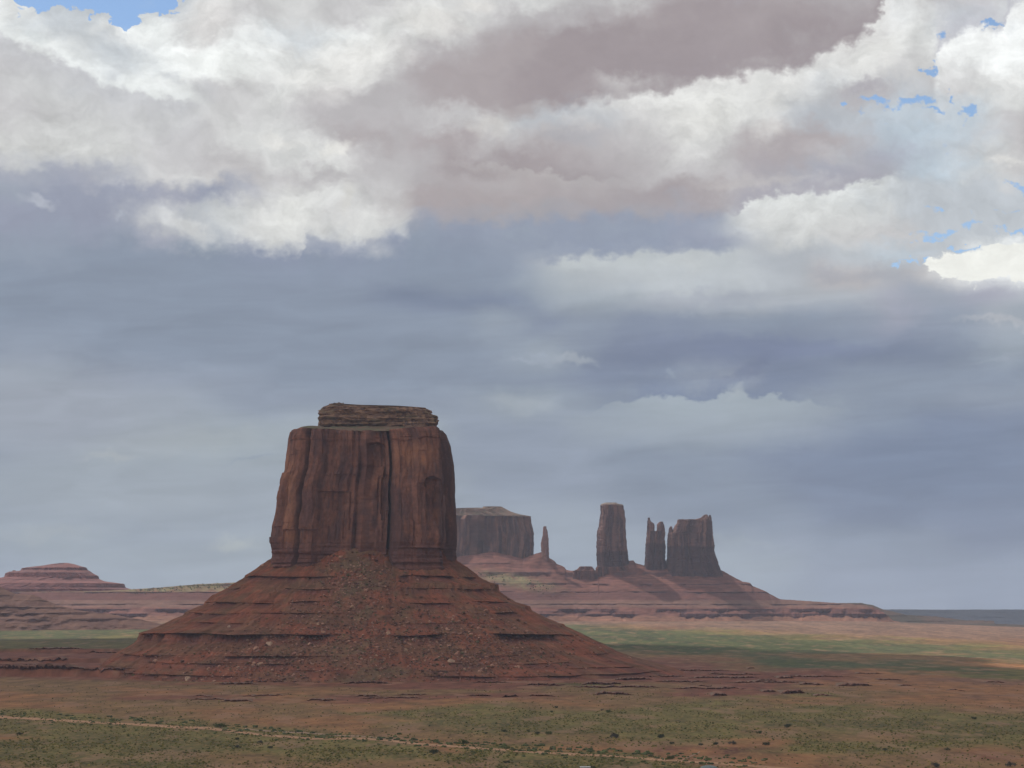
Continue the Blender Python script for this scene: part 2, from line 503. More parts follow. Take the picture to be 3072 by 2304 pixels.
def gridfaces(nr, nc, wrap=False):
    r = np.arange(nr - 1)[:, None]; c = np.arange(nc if wrap else nc - 1)[None]
    c2 = (c + 1) % nc
    return np.stack([r * nc + c, r * nc + c2, (r + 1) * nc + c2, (r + 1) * nc + c], -1).reshape(-1, 4)


# ------------------------------------------------------------------ materials
def rock_mat(name, s1=.35, s2=.06, amount=.35, bump=.6, strata=0.0, rough=.95, strata_scale=.5):
    m = bpy.data.materials.new(name); m.use_nodes = True
    t = NT(m.node_tree); m.node_tree.nodes.clear()
    out = t.n('ShaderNodeOutputMaterial'); bs = t.n('ShaderNodeBsdfPrincipled')
    t.link(bs.outputs[0], out.inputs[0])
    bs.inputs['Roughness'].default_value = rough
    bs.inputs['Specular IOR Level'].default_value = .15
    at_ = t.n('ShaderNodeAttribute', attribute_name='Col')
    g = t.n('ShaderNodeNewGeometry')
    n1 = t.noise(g.outputs['Position'], s1, 6, .65)
    n2 = t.noise(g.outputs['Position'], s2, 6, .6)
    f = t.m('ADD', t.m('MULTIPLY', t.m('SUBTRACT', n1.outputs[0], .5), amount * 2),
            t.m('MULTIPLY', t.m('SUBTRACT', n2.outputs[0], .5), amount * 1.6))
    if strata:
        mp = t.n('ShaderNodeMapping'); t.link(g.outputs['Position'], mp.inputs[0])
        mp.inputs[3].default_value = (.02, .02, strata_scale)
        n3 = t.noise(mp.outputs[0], 1.0, 4, .7)
        f = t.m('ADD', f, t.m('MULTIPLY', t.m('SUBTRACT', n3.outputs[0], .5), strata))
    sc = t.n('ShaderNodeVectorMath', operation='SCALE')
    t.link(at_.outputs['Color'], sc.inputs[0]); t.link(t.m('ADD', 1.0, f), sc.inputs[3])
    t.link(sc.outputs[0], bs.inputs['Base Color'])
    if bump:
        bp = t.n('ShaderNodeBump'); bp.inputs['Strength'].default_value = bump
        bp.inputs['Distance'].default_value = 1.5
        t.link(n1.outputs[0], bp.inputs['Height']); t.link(bp.outputs[0], bs.inputs['Normal'])
    return m


M_rock = rock_mat("red_sandstone", .3, .05, .35, .8, .25)
M_talus = rock_mat("red_talus", .25, .035, .4, .8, .15)
M_ground = rock_mat("desert_ground", .5, .02, .3, .5)
M_far = rock_mat("distant_rock", .05, .012, .3, .5, .3, strata_scale=.12)


def plain_mat(name, c1, c2, scale=1.0, rough=.9):
    m = bpy.data.materials.new(name); m.use_nodes = True
    t = NT(m.node_tree)
    bs = m.node_tree.nodes['Principled BSDF']
    bs.inputs['Roughness'].default_value = rough
    bs.inputs['Specular IOR Level'].default_value = .2
    g = t.n('ShaderNodeNewGeometry')
    n1 = t.noise(g.outputs['Position'], scale, 4, .6)
    t.link(t.mix(t.smooth(n1.outputs[0], .35, .65), c1, c2), bs.inputs['Base Color'])
    return m


# ------------------------------------------------------------------ ground
def zfar(t):      # height of the plain at its far edge, by bearing
    return ipl(t, [(-1, 43), (.16, 43), (.18, 38), (.235, 23), (.5, 20)])


def ground_z(x, Y):
    x = np.asarray(x, float); Y = np.asarray(Y, float)
    t = x / np.maximum(Y, 900)
    zf = zfar(t)
    s = np.clip((Y - 2400) / 4600, 0, 1)
    z = zf * (s * .75 + .25 * s * s)
    drop = sst(Y, 7100, 7900)
    z = z * (1 - drop) - 40 * drop
    # low red bank left of the great butte
    pxl = 1536 + F * t / cP
    msk = 1 - sst(pxl, 520, 900)
    wob = 55 * fbm(x / 160, 3.1, o=4, seed=3)
    bank = 9 * sst(Y, 2600 + wob, 2618 + wob) + 5 * sst(Y, 2850 + wob * .8, 2862 + wob * .8) \
        + 5 * sst(Y, 3120 - wob, 3135 - wob) - 16 * sst(Y, 3500, 4600)
    z = z + msk * bank
    # gentle swells
    z = z + .9 * fbm(x / 260, Y / 420, o=4, seed=11) * (1 - sst(Y, 6000, 9000))
    # creek-like hollows right of the butte
    r = sst(pxl, 1900, 2300) * sst(Y, 2300, 2600) * (1 - sst(Y, 3200, 3700))
    z = z + r * 2.2 * np.maximum(0, fbm(x / 130, Y / 200, o=4, seed=21))
    return z


GY = [1855, 1868, 1880, 1895, 1910, 1925, 1940, 1955, 1970, 1985, 2000, 2015, 2030, 2045, 2060, 2075, 2090,
      2105, 2120, 2135, 2150, 2170, 2190, 2210, 2230, 2250, 2270, 2290, 2310]
GG = ["prppppppppppppppPPPPPPPP", "rrppppppppppPPPPPPPPPPPP", "ttGGGGppppGGGGtpPPPPPPPP",
      "GGGGGGgggggGGGGGgtPPPPPP", "GGGgttgggggGGGGGGGgtPPPP", "gdddtgggggggGGGGGGGGgttp",
      "dddddddoooooogGGGGGGkkgt", "rrrrroooooooottGGGkkkkkg", "rrrrooooooooootttkttttkk",
      "rrrroooooooooorrtkGkktok", "rrrroooooooooorrrtkkkkto", "rrrrrooooooooorrrrrooGGg",
      "rrrrrroooooorrrrrrrroogG", "tttrrrrrrrrrrrrrrrrooppp", "ttttttttrrrrrdttrrrtoooo",
      "ottoottotttttttrrrtttooo", "ootrrrotrrrrrtttttgtoopo", "otttttoorroooottggottooo",
      "oottttttooggtttggtggotoo", "ggottotttgggggggggggggtt", "gggttottotgggggggggggggg",
      "dggggtooogdddgggggdddddd", "gdgggggtottddddgggtgdddd", "ogdddggggtttgtgggtgttddg",
      "ddddddggggottttgoogggggg", "dggddgggggoggoororgggtot", "dddggttdggggggdooootttro",
      "tdddddtttttdddddtootttto", "tttddtttttttdddddtttotot"]
GP = dict(P=(.19, .108, .069), p=(.19, .09, .05), G=(.07, .078, .024), g=(.152, .122, .034), d=(.118, .097, .029),
          t=(.205, .115, .046), o=(.275, .122, .048), r=(.19, .068, .038), k=(.085, .09, .035))
for r_ in GG:
    assert len(r_) == 24, (len(r_), r_)
assert len(GG) == len(GY)
_gg = np.array([[GP[c] for c in r_] for r_ in GG])


def ground_col(x, Y, z):
    x = np.asarray(x, float); Y = np.asarray(Y, float)
    px, py = topx(x, Y, z)
    px = px + 130 * fbm(x / 90, Y / 200, o=5, seed=31, gain=.6)
    py = py + 11 * fbm(x / 120, Y / 160, o=5, seed=41, gain=.6) * sst(py, 1850, 2050) + 7 * fbm(x / 200, Y / 500, o=4, seed=42)
    fy = np.interp(py, GY, np.arange(len(GY)))
    fx = np.clip(px / 3072 * 23, 0, 22.999)
    iy = np.clip(fy.astype(int), 0, len(GY) - 2); ix = fx.astype(int)
    wy = (fy - iy)[..., None]; wx = (fx - ix)[..., None]
    wy = wy * wy * (3 - 2 * wy)
    c = (_gg[iy, ix] * (1 - wx) + _gg[iy, ix + 1] * wx) * (1 - wy) + (_gg[iy + 1, ix] * (1 - wx) + _gg[iy + 1, ix + 1] * wx) * wy
    v = 1 + .38 * fbm(x / 18, Y / 55, o=5, seed=51, gain=.65)
    c = c * v[..., None] * (1 + .32 * fbm(x / 150, Y / 420, o=5, seed=52, gain=.6) * sst(Y, 3000, 4500) + 0.26 * fbm(x / 34, Y / 620, o=4, seed=53, gain=.6) * sst(Y, 3000, 4500))[..., None]
    spk_ = (sst(fbm(x / 3.2, Y / 10, o=3, seed=57), .05, .4) * sst(py, 2060, 2160) * .5)[..., None]
    c = c * (1 - spk_) + np.array([.34, .19, .075]) * spk_
    # patches of bare orange soil and darker growth
    bare = sst(fbm(x / 30, Y / 110, o=4, seed=61), .22, .5)[..., None]
    c = c * (1 - .45 * bare) + np.array([.33, .18, .105]) * .45 * bare
    return c


rows = list(np.linspace(2560, 1868, 760))
Yr = [-6000, -3000, -1000, 300]
_Yt = np.geomspace(500, 7000, 6000)
_pt = 1829 + (CAMZ - ground_z(0 * _Yt + 60, _Yt) * .98) * F / _Yt
_pt = np.minimum.accumulate(_pt)
Yr += list(np.interp(-np.array(rows), -_pt, _Yt))
Yr = np.maximum.accumulate(np.array(Yr))
Yr = np.unique(np.round(Yr, 2))
Yr = Yr[Yr < 6900]
Yr = np.concatenate([Yr, np.linspace(6905, 8000, 70), np.geomspace(8100, 23000, 40)])
tt = np.concatenate([-np.geomspace(1.03, .34, 16), np.linspace(-.33, .33, 900), np.geomspace(.34, 1.03, 16)])
TT, YY = np.meshgrid(tt, Yr)
XX = TT * np.maximum(YY, 900)
ZZ = ground_z(XX, YY)
gcol = ground_col(XX, YY, ZZ)
# pale sandy wash / track colours belong to the track sheet; the ground itself is one sheet
ground = meshobj("ground", np.stack([XX, YY, ZZ], -1).reshape(-1, 3), gridfaces(len(Yr), len(tt)), M_ground,
                 col=gcol.reshape(-1, 3), smooth=True)
tag(ground, kind='structure')


def zg(x, Y):
    return float(ground_z(x, Y))


_gi = (Yr > 600) & (Yr < 8000)
_gY = Yr[_gi]; _gZ = ZZ[_gi]


def ground_hit(px, py):
    """place on the plain seen at a photo pixel"""
    r = ray(px, py)
    t = r.x / r.y
    f = float(np.interp(t, tt, np.arange(len(tt)))); i = min(int(f), len(tt) - 2); f -= i
    zc = _gZ[:, i] * (1 - f) + _gZ[:, i + 1] * f
    d = CAMZ + r.z / r.y * _gY - zc
    k = int(np.argmax(d < 0))
    if k == 0: k = 1
    q = d[k - 1] / (d[k - 1] - d[k])
    Y = float(_gY[k - 1] + q * (_gY[k] - _gY[k - 1]))
    return t * Y, Y, float(zc[k - 1] + q * (zc[k] - zc[k - 1]))


# ------------------------------------------------------------------ ring-built rock masses
def ring_angles(n, front=.62):
    """angles, denser on the side that faces the valley viewpoint (-Y)"""
    nf = int(n * front)
    a = np.linspace(math.pi - .25, 2 * math.pi + .25, nf, endpoint=False)
    b = np.linspace(2 * math.pi + .25, 3 * math.pi - .25, n - nf, endpoint=False)
    return np.concatenate([a, b])


def tower(name, left, right, Yc, mat, parent, nz=160, na=360, depth=.8, n=3.2, flute=.06, fine=.02, strata=.0,
          strata_band=None, seed=1, color=None, disp=None, toprough=1.0, step_noise=0.0, closed=True, rot=0.0):
    ys = [p[1] for p in left] + [p[1] for p in right]
    ytop, ybot = min(ys), max(ys)
    pys = np.linspace(ybot, ytop, nz)
    xl, _ = at(ipl(pys, [(p[1], p[0]) for p in left]), pys, Yc)
    xr, _ = at(ipl(pys, [(p[1], p[0]) for p in right]), pys, Yc)
    _, z = at(1536, pys, Yc)
    cx, a = (xl + xr) / 2, (xr - xl) / 2
    th = ring_angles(na)
    ct, stt = np.cos(th), np.sin(th)
    ux = np.sign(ct) * np.abs(ct) ** (2 / n); uy = np.sign(stt) * np.abs(stt) ** (2 / n)
    nxv = np.sign(ct) * np.abs(ct) ** .8; nyv = np.sign(stt) * np.abs(stt) ** .8
    if rot:
        cr_, sr_ = math.cos(math.radians(rot)), math.sin(math.radians(rot))
        ax1, ay1 = ux, uy * depth
        ux = ax1 * cr_ - ay1 * sr_; uy = (ax1 * sr_ + ay1 * cr_) / depth
        mx_ = np.abs(ux).max(); ux = ux / mx_; uy = uy / mx_
        nxv, nyv = nxv * cr_ - nyv * sr_, nxv * sr_ + nyv * cr_
    amax = a.max()
    dpt = depth * (a * .6 + amax * .4 * np.clip(a / amax * 2.5, 0, 1))
    X = cx[:, None] + a[:, None] * ux[None]
    Y = Yc + dpt[:, None] * uy[None]
    Z = np.repeat(z[:, None], na, 1)
    # arc coordinate
    s = np.concatenate([[0], np.cumsum(np.hypot(np.diff(ux * amax), np.diff(uy * amax * depth)))])
    S = np.repeat(s[None], nz, 0)
    lat = np.exp(-(np.abs(nyv) * 1.6) ** 2)[None]          # near the silhouettes: keep the traced outline
    L = amax
    fr = ridged(S / (L * .42) + .07 * fbm(S / L, Z / L, o=2, seed=seed + 9), Z / (L * 5), o=4, seed=seed)
    d = flute * L * (fr - .55)
    d = d + fine * L * fbm(S / (L * .08), Z / (L * .35), o=4, seed=seed + 3)
    if strata:
        zz = Z / (L * .05)
        sn = pn(zz, S / (L * 1.5), 0, seed + 5)
        m_ = 1.0 if strata_band is None else strata_band(Z, ytop, ybot)
        d = d + strata * L * np.tanh(sn * 4) * m_
    if step_noise:
        d = d + step_noise * L * fbm(S / (L * .3), Z / (L * .12), o=3, seed=seed + 6)
    d = d * (1 - .55 * lat)
    if Yc > 5000:
        d = d + 1.6 * fbm(S / 14, Z / 9, o=4, seed=seed + 8)
    if disp is not None:
        d = d + disp(S, X, Y, Z, cx[:, None], a[:, None], nyv[None])
    X = X + d * nxv[None]; Y = Y + d * nyv[None]
    V = [np.stack([X, Y, Z], -1)]
    if closed:       # cap rings
        for k, f_ in enumerate((.93, .8, .6, .35, .08)):
            up = toprough * L * .02 * (fbm(ct * 2 + k, stt * 2, o=2, seed=seed + 7) + .5 * (k + 1) * .3)
            V.append(np.stack([cx[-1] + (X[-1] - cx[-1]) * f_, Yc + (Y[-1] - Yc) * f_, Z[-1] + up], -1)[None])
    VV = np.concatenate(V, 0)
    nr = VV.shape[0]
    cc = color(VV[..., 0], VV[..., 1], VV[..., 2], np.concatenate([S] + [S[-1:]] * (nr - nz), 0))
    o = meshobj(name, VV.reshape(-1, 3), gridfaces(nr, na, True), mat, parent, cc.reshape(-1, 3), smooth=False)
    return o


def mixc(a, b, t):
    t = np.asarray(t)[..., None]
    return np.asarray(a) * (1 - t) + np.asarray(b) * t


# ------------------------------------------------------------------ the great butte
BY = 2800.0
bx, bz0 = at(1095, 2045, BY)
butte = empty("sandstone_butte", (float(bx), BY, 0))
tag(butte, "massive dark red sandstone butte with flat cap and broad talus skirt", "butte")
CL = [(883, 1301), (876, 1305), (871, 1328), (866, 1362), (862, 1396), (861, 1416), (855, 1432), (849, 1447), (845, 1470),
      (842, 1490), (840, 1521), (834, 1548), (831, 1565), (827, 1585), (824, 1615), (822, 1646), (823, 1666), (821, 1680), (812, 1720), (800, 1760)]
CR = [(1330, 1301), (1340, 1308), (1349, 1332), (1354, 1355), (1357, 1372), (1361, 1396), (1363, 1436), (1363, 1484), (1367, 1534), (1369, 1585),
      (1370, 1619), (1367, 1652), (1367, 1680), (1378, 1720), (1390, 1760)]


def rim_rise(f):
    return np.interp(f, [0, .1, .15, .3, .5, .62, .8, .92, 1], [.5, 1.6, .6, -.6, -1.6, -.8, 1.4, 3.2, 1.5]) + .8 * pn(f * 22, .3, 0, 7)


def cliff_disp(S, X, Y, Z, cx, a, ny):
    front = sst(-ny, .25, .7)
    f = (X - (cx - a)) / (2 * a)
    zt = (Z - 130) / 180.0
    fw = f + .007 * fbm(Z / 50, f * 3, o=3, seed=71)
    d = 0 * f
    pts = [(0, -4), (.03, 2), (.12, 6), (.143, 3), (.152, -22), (.163, 0), (.24, 2), (.26, -6), (.3, -8), (.4, -9),
           (.455, -5), (.468, -14), (.48, -4), (.52, -2), (.55, -8), (.62, -10), (.64, -8), (.652, -26), (.668, 4), (.7, 9), (.8, 10),
           (.9, 9), (.915, 8), (.925, -18), (.945, -30), (.975, -26), (1.0, -20)]
    d = d + np.interp(fw, [p[0] for p in pts], [p[1] for p in pts])
    # arch-topped alcoves: (fraction, top z, half width, depth, height)
    _, z1 = at(1536, 1440, BY); _, z2 = at(1536, 1335, BY); _, z3 = at(1536, 1500, BY); _, z4 = at(1536, 1430, BY)
    for (fc, zt_, hw, dp, hh) in ((.86, z1, .04, 10, 80), (.565, z2, .055, 9, 55), (.61, z4, .04, 4, 60)):
        q = (fw - fc) / hw
        arch = zt_ - (np.abs(q) ** 2.2) * hw * 2 * a * .55
        inside = sst(-np.abs(q), -1.0, -.85) * sst(arch - Z, 0, 3.0) * (1 - sst(zt_ - Z, hh * .5, hh))
        d = d - dp * inside
    d = d * front
    Z += rim_rise(f) * sst(Z, 270, 303) * sst(-ny, .1, .5)
    # shale-like ledges in the lowest band
    low = 1 - sst(Z, 150, 168)
    d = d + low * (1.3 * np.tanh(4 * pn(Z / 3.6, S / 160, 0, 77))) * (.3 + .7 * front)
    for (wd, hz_, am, sd) in ((44, 80, 4.6, 1), (19, 45, 1.7, 2), (8, 22, .6, 3)):
        q = S / wd + .1 * pn(Z / 90, S / 200, 0, 160 + sd)
        cell = np.floor(q); fr_ = q - cell
        zi = np.floor(Z / hz_ + 3.7 * pn(cell * .77, .5, sd, 163) )
        hsh = pn(cell * .713 + .37, zi * .531 + .21, sd * 1.7, 164)
        hs2 = pn((cell + 1) * .713 + .37, zi * .531 + .21, sd * 1.7, 164)
        e_ = sst(fr_, .86, 1.0)
        d = d + am * front * (1 - .75 * low) * (2.0 * (hsh * (1 - e_) + hs2 * e_) - .35 * np.exp(-((fr_ - .93) / .05) ** 2))
    d = d + front * 2.2 * fbm(S / 16, Z / 34, o=4, seed=173)
    d = d + .5 * fbm(S / 5, Z / 14, o=4, seed=78)
    # horizontal bedding break near the rim
    d = d + 1.1 * np.tanh(6 * (Z - 290 + 5 * pn(S / 45, 0, 0, 5)) / 6) * front * sst(pn(S / 30, .4, 0, 6), -.3, .1)
    return d


def cliff_col(X, Y, Z, S):
    base = mixc((.25, .105, .066), (.16, .072, .055), sst(fbm(S / 26, Z / 55, o=4, seed=81), -.25, .3))
    base = base * (1 + .3 * fbm(S / 5, Z / 9, o=4, seed=88))[..., None]
    streak = sst(fbm(S / 7, Z / 60, o=4, seed=82, gain=.5), .02, .5)
    c = mixc(base, (.105, .062, .06), streak * .45)
    px, py = topx(X, Y, Z)
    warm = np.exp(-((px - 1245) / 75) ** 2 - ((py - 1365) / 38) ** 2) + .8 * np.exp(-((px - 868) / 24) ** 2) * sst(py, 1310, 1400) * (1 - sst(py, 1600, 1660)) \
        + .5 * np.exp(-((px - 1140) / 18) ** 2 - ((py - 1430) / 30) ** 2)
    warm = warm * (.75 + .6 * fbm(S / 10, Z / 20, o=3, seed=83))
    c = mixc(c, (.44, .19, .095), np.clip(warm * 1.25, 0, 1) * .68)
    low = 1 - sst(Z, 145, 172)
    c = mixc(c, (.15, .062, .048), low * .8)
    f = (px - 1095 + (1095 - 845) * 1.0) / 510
    recess_shade = sst(px, 1313, 1320) + .7 * np.exp(-((px - 1140) / 22) ** 2 - ((py - 1360) / 28) ** 2) + .55 * np.exp(-((px - 1165) / 26) ** 2) * sst(py, 1430, 1470) + .5 * np.exp(-((px - 1262) / 10) ** 2) * sst(py, 1435, 1460) * (1 - sst(py, 1530, 1560)) + .35 * np.exp(-((px - 1000) / 60) ** 2)
    c = mixc(c, (.095, .05, .045), np.clip(recess_shade, 0, 1) * (.7 + .5 * fbm(S / 6, Z / 50, o=3, seed=87)))  # shade of the recesses, with some varnish, painted in as darker rock
    band = np.tanh(5 * pn(Z / 2.2, S / 120, 0, 84))
    c = c * (1 + .12 * band * (low + sst(Z, 285, 292)))[..., None]
    return c


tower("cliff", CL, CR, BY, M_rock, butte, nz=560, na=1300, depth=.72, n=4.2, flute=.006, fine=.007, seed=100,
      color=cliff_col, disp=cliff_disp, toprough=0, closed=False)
# sloping shelf from the rim up to the cap
SHL = [(883, 1304), (915, 1295), (939, 1297), (957, 1292), (966, 1287)]
pys = np.linspace(1303, 1284, 40)
th = ring_angles(500)
ct, stt = np.cos(th), np.sin(th)


def shelf():
    n = 4.2
    ux = np.sign(ct) * np.abs(ct) ** (2 / n); uy = np.sign(stt) * np.abs(stt) ** (2 / n)
    V = []
    for k in range(46):
        t = k / 45
        pyk = 1304 - 14 * t ** .8 if t < .9 else 1290.5 - 3 * (t - .9) * 10
        xl = 880 + (972 - 880) * t; xr = 1333 - (1333 - 1306) * t
        x0, z = at(xl, pyk, BY); x1, _ = at(xr, pyk, BY)
        dep = 96 * .72 - 26 * t
        c = (x0 + x1) / 2; a = (x1 - x0) / 2
        zz = z + 1.0 * fbm(ux * 6 + t, uy * 6, o=3, seed=91) * (t > 0)
        zz = zz + (1 - t) * rim_rise((ux + 1) / 2) * sst(-uy, .1, .5)
        # left shoulder knoll
        zz = zz + 4.5 * np.exp(-((ux + .85) / .18) ** 2) * math.sin(math.pi * min(1, t * 1.6))
        r = 1 + .02 * fbm(ux * 9, uy * 9, t * 3, o=3, seed=92)
        V.append(np.stack([c + a * ux * r, BY + dep * uy * r, zz + 0 * ux], -1))
    V = np.array(V)
    c = mixc((.20, .125, .085), (.15, .13, .075), sst(fbm(V[..., 0] / 12, V[..., 1] / 12, o=3, seed=93), -.2, .3))
    meshobj("shelf", V.reshape(-1, 3), gridfaces(46, 500, True), M_talus, butte, c.reshape(-1, 3))


shelf()
KL = [(966, 1298), (962, 1285), (961, 1268), (954, 1261), (954, 1256), (962, 1252), (963, 1248), (957, 1243), (957, 1236), (966, 1232),
      (969, 1226), (982, 1220), (988, 1216), (991, 1213)]
KR = [(1312, 1298), (1313, 1280), (1312, 1261), (1307, 1252), (1300, 1248), (1294, 1242), (1289, 1238), (1288, 1233), (1284, 1228), (1262, 1226), (1215, 1223), (1100, 1219), (1050, 1215), (1030, 1213)]


def cap_col(X, Y, Z, S):
    c = mixc((.29, .165, .10), (.17, .095, .065), sst(fbm(S / 8, Z / 4, o=4, seed=95), -.25, .3))
    c = mixc(c, (.17, .14, .075), sst(fbm(S / 20, Z / 8, o=3, seed=96), .1, .4) * .4)
    return c * (1 + .2 * np.tanh(5 * pn(Z / 1.6, S / 40, 0, 97)))[..., None]


def cap_disp(S, X, Y, Z, cx, a, ny):
    d = 1.5 * np.tanh(3.5 * pn(Z / 4.6, S / 60, 0, 98)) + 1.2 * pn(Z / 2.2, S / 14, 1.5, 99) + 2.6 * fbm(S / 16, Z / 7, o=4, seed=199)
    blk = np.floor(S / 7 + .6 * pn(S / 30, Z / 6, 0, 12))
    d = d + 2.6 * pn(blk * .37 + .1, np.floor(Z / 3.4) * .71, 0, 13)
    low = 1 - sst(Z, 309, 314)
    d = d - 5 * low * sst(-ny, .1, .5) * (1 - sst(X, cx, cx + 20))
    return d


tower("cap_rock", KL, KR, BY + 4, M_rock, butte, nz=130, na=900, depth=.52, n=4, flute=.03, fine=.03, seed=130,
      color=cap_col, disp=cap_disp, toprough=1.2)

# talus skirt
TL = [(838, 1650), (826, 1674), (808, 1683), (803, 1688), (789, 1695), (776, 1707), (745, 1727), (743, 1733), (727, 1741), (691, 1765), (648, 1786), (630, 1803), (626, 1807), (622, 1814),
      (597, 1824), (568, 1837), (561, 1846), (532, 1857), (496, 1877), (467, 1888), (437, 1897), (432, 1917), (418, 1928), (392, 1944), (366, 1958), (330, 1985), (290, 2020), (250, 2055), (230, 2075)]
TR = [(1352, 1650), (1368, 1681), (1392, 1697), (1420, 1717), (1440, 1734), (1465, 1746), (1493, 1754), (1497, 1774), (1518, 1791), (1546, 1807), (1587, 1819), (1593, 1831),
      (1611, 1841), (1640, 1856), (1668, 1868), (1687, 1872), (1693, 1879), (1725, 1892), (1766, 1913), (1807, 1931), (1847, 1953), (1880, 1966), (1953, 1986),
      (2014, 2002), (2053, 2016), (2100, 2032), (2200, 2050), (2300, 2075)]
NZ, NA = 620, 1500
pys = np.concatenate([np.linspace(1650, 1900, 330), np.linspace(1900.6, 2075, 290)])
xl, zz_ = at(ipl(pys, [(p[1], p[0]) for p in TL]), pys, BY)
xr, _ = at(ipl(pys, [(p[1], p[0]) for p in TR]), pys, BY)
x0c = float(at(1095, 1700, BY)[0])
th = ring_angles(NA, .68)
ct, stt = np.cos(th), np.sin(th)
aL, aR = x0c - xl, xr - x0c
n_ = np.interp(pys, [1650, 1760, 2075], [3.6, 2.6, 2.1])[:, None]
ux = np.sign(ct) * np.abs(ct)[None] ** (2 / n_); uy = np.sign(stt) * np.abs(stt)[None] ** (2 / n_)
smoothf = np.interp(pys, [1650, 1690, 1800, 1900, 1960, 2010, 2075], [66, 78, 172, 258, 300, 345, 440])   # front run
wl = np.clip(-ux, 0, 1) ** 2; wr = np.clip(ux, 0, 1) ** 2
ax_ = np.where(ux < 0, aL[:, None], aR[:, None])
X = x0c + ax_ * ux
Yt = BY + smoothf[:, None] * uy * np.where(uy > 0, .9, 1.0)
Z = np.repeat(zz_[:, None], NA, 1)
TH = np.repeat(th[None], NZ, 0)
# terraces: (height, thickness, seed) with broken ledges; the central debris ramp hides them
frontness = sst(-stt, .2, .6)[None]
pxc, pyc = topx(X, Yt, Z)
ramp = np.exp(-((pxc - (1075 + .12 * (pyc - 1700))) / (70 + .28 * np.clip(pyc - 1690, 0, 400))) ** 2)
arc = th[None] * 260
push = 0 * Z
dark = 0 * Z
gully = fbm(arc / 40, Z / 160, o=5, seed=207)
arcg = arc
for (yy, hgt, sd, strength) in ((1733, 5, 1, 9), (1768, 4, 2, 5), (1808, 4, 3, 6), (1840, 3, 4, 5), (1868, 2.5, 9, 4), (1898, 10, 5, 15), (1955, 3, 6, 6), (1975, 2, 10, 4), (1990, 3, 7, 5), (2006, 3, 8, 6), (2024, 2.5, 11, 4)):
    _, zc = at(1095, yy, BY)
    zc = zc + 2.2 * fbm(arc / 120, sd, o=3, seed=200 + sd)
    pres = sst(fbm(arc / 120, sd * 3.3, o=4, seed=220 + sd), -.35, .05) * (1 - .9 * np.clip(ramp * 1.3, 0, 1))
    if sd == 5: pres = np.clip(pres + .7 * sst(-ct[None], -.05, .25), 0, 1)
    pres = pres * (.35 + .65 * sst(pn(arc / 25, sd, 0, 230 + sd), -.3, .2))
    # ledge: ground just above the rim is pushed out, just below cut in -> near vertical riser
    h = hgt * (.7 + .5 * pn(arc / 30, sd, 0, 240))
    up = sst(Z, zc - .4, zc + .4) * (1 - sst(Z, zc + .5, zc + 12))
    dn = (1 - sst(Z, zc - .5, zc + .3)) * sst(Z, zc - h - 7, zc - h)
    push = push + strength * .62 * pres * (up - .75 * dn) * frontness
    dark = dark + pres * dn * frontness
rad = np.hypot(X - x0c, Yt - BY)
nx, ny = (X - x0c) / rad, (Yt - BY) / rad
hfac = np.clip((175 - Z) / 120, 0, 1)
push = push + 9 * gully * hfac * frontness - 5 * np.maximum(0, ridged(arc / 22, Z / 200, o=3, seed=219) - .55) * hfac * frontness + 2.2 * fbm(arc / 9, Z / 22, o=4, seed=209) * (.3 + hfac) + .9 * fbm(arc / 3, Z / 5, o=3, seed=210)
push = push + 26 * ramp * frontness * np.exp(-((Z - 120) / 38) ** 2)
push = push + .35 * np.tanh(5 * pn(Z / 2.6, arc / 200, 0, 211)) * (1 - ramp) * frontness
X = X + push * nx; Yt = Yt + push * ny
# colour
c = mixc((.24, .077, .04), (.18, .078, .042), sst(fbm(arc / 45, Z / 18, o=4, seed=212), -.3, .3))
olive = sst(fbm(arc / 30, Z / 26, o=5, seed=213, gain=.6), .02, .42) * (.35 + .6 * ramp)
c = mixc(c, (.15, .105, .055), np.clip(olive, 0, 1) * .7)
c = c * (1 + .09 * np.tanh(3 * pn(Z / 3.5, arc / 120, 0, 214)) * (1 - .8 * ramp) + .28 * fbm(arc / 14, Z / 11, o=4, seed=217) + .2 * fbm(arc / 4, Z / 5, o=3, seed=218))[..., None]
c = mixc(c, (.14, .05, .04), np.clip(dark, 0, 1) * .75)  # shadow under the ledge rims painted into the slope colour
spk = sst(fbm(arc / 3.3, Z / 2.6, o=3, seed=215), .3, .6)
c = mixc(c, (.28, .145, .095), spk * (.12 + .25 * ramp))
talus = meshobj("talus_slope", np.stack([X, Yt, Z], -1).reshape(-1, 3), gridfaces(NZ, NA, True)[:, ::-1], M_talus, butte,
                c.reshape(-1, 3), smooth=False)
# debris cone leaning on the cliff foot
NC, NR = 260, 150
tc_ = np.linspace(0, math.pi, NC)
ap_x, ap_z = at(1062, 1640, BY - 72)
V = []
for k in range(NR):
    t = k / (NR - 1)
    z_ = ap_z - 80 * t
    r = 3 + 118 * t ** 1.05
    rr = r * (1 + .09 * fbm(np.cos(tc_) * 3, np.sin(tc_) * 3, t * 2, o=4, seed=251)) + 1.2 * fbm(tc_ * 30, t * 40 + 0 * tc_, o=3, seed=252)
    V.append(np.stack([ap_x - rr * np.cos(tc_) * 1.25, BY - 66 - rr * np.sin(tc_) * .92, z_ + 0 * tc_], -1))
V = np.array(V)
c = mixc((.185, .075, .045), (.15, .095, .052), sst(fbm(V[..., 0] / 25, V[..., 2] / 14, o=4, seed=253), -.25, .25))
c = mixc(c, (.30, .16, .11), sst(fbm(V[..., 0] / 4, V[..., 2] / 2.5, o=3, seed=254), .25, .5) * .5)
cone = meshobj("debris_cone", V.reshape(-1, 3), gridfaces(NR, NC)[:, ::-1], M_talus, butte, c.reshape(-1, 3))

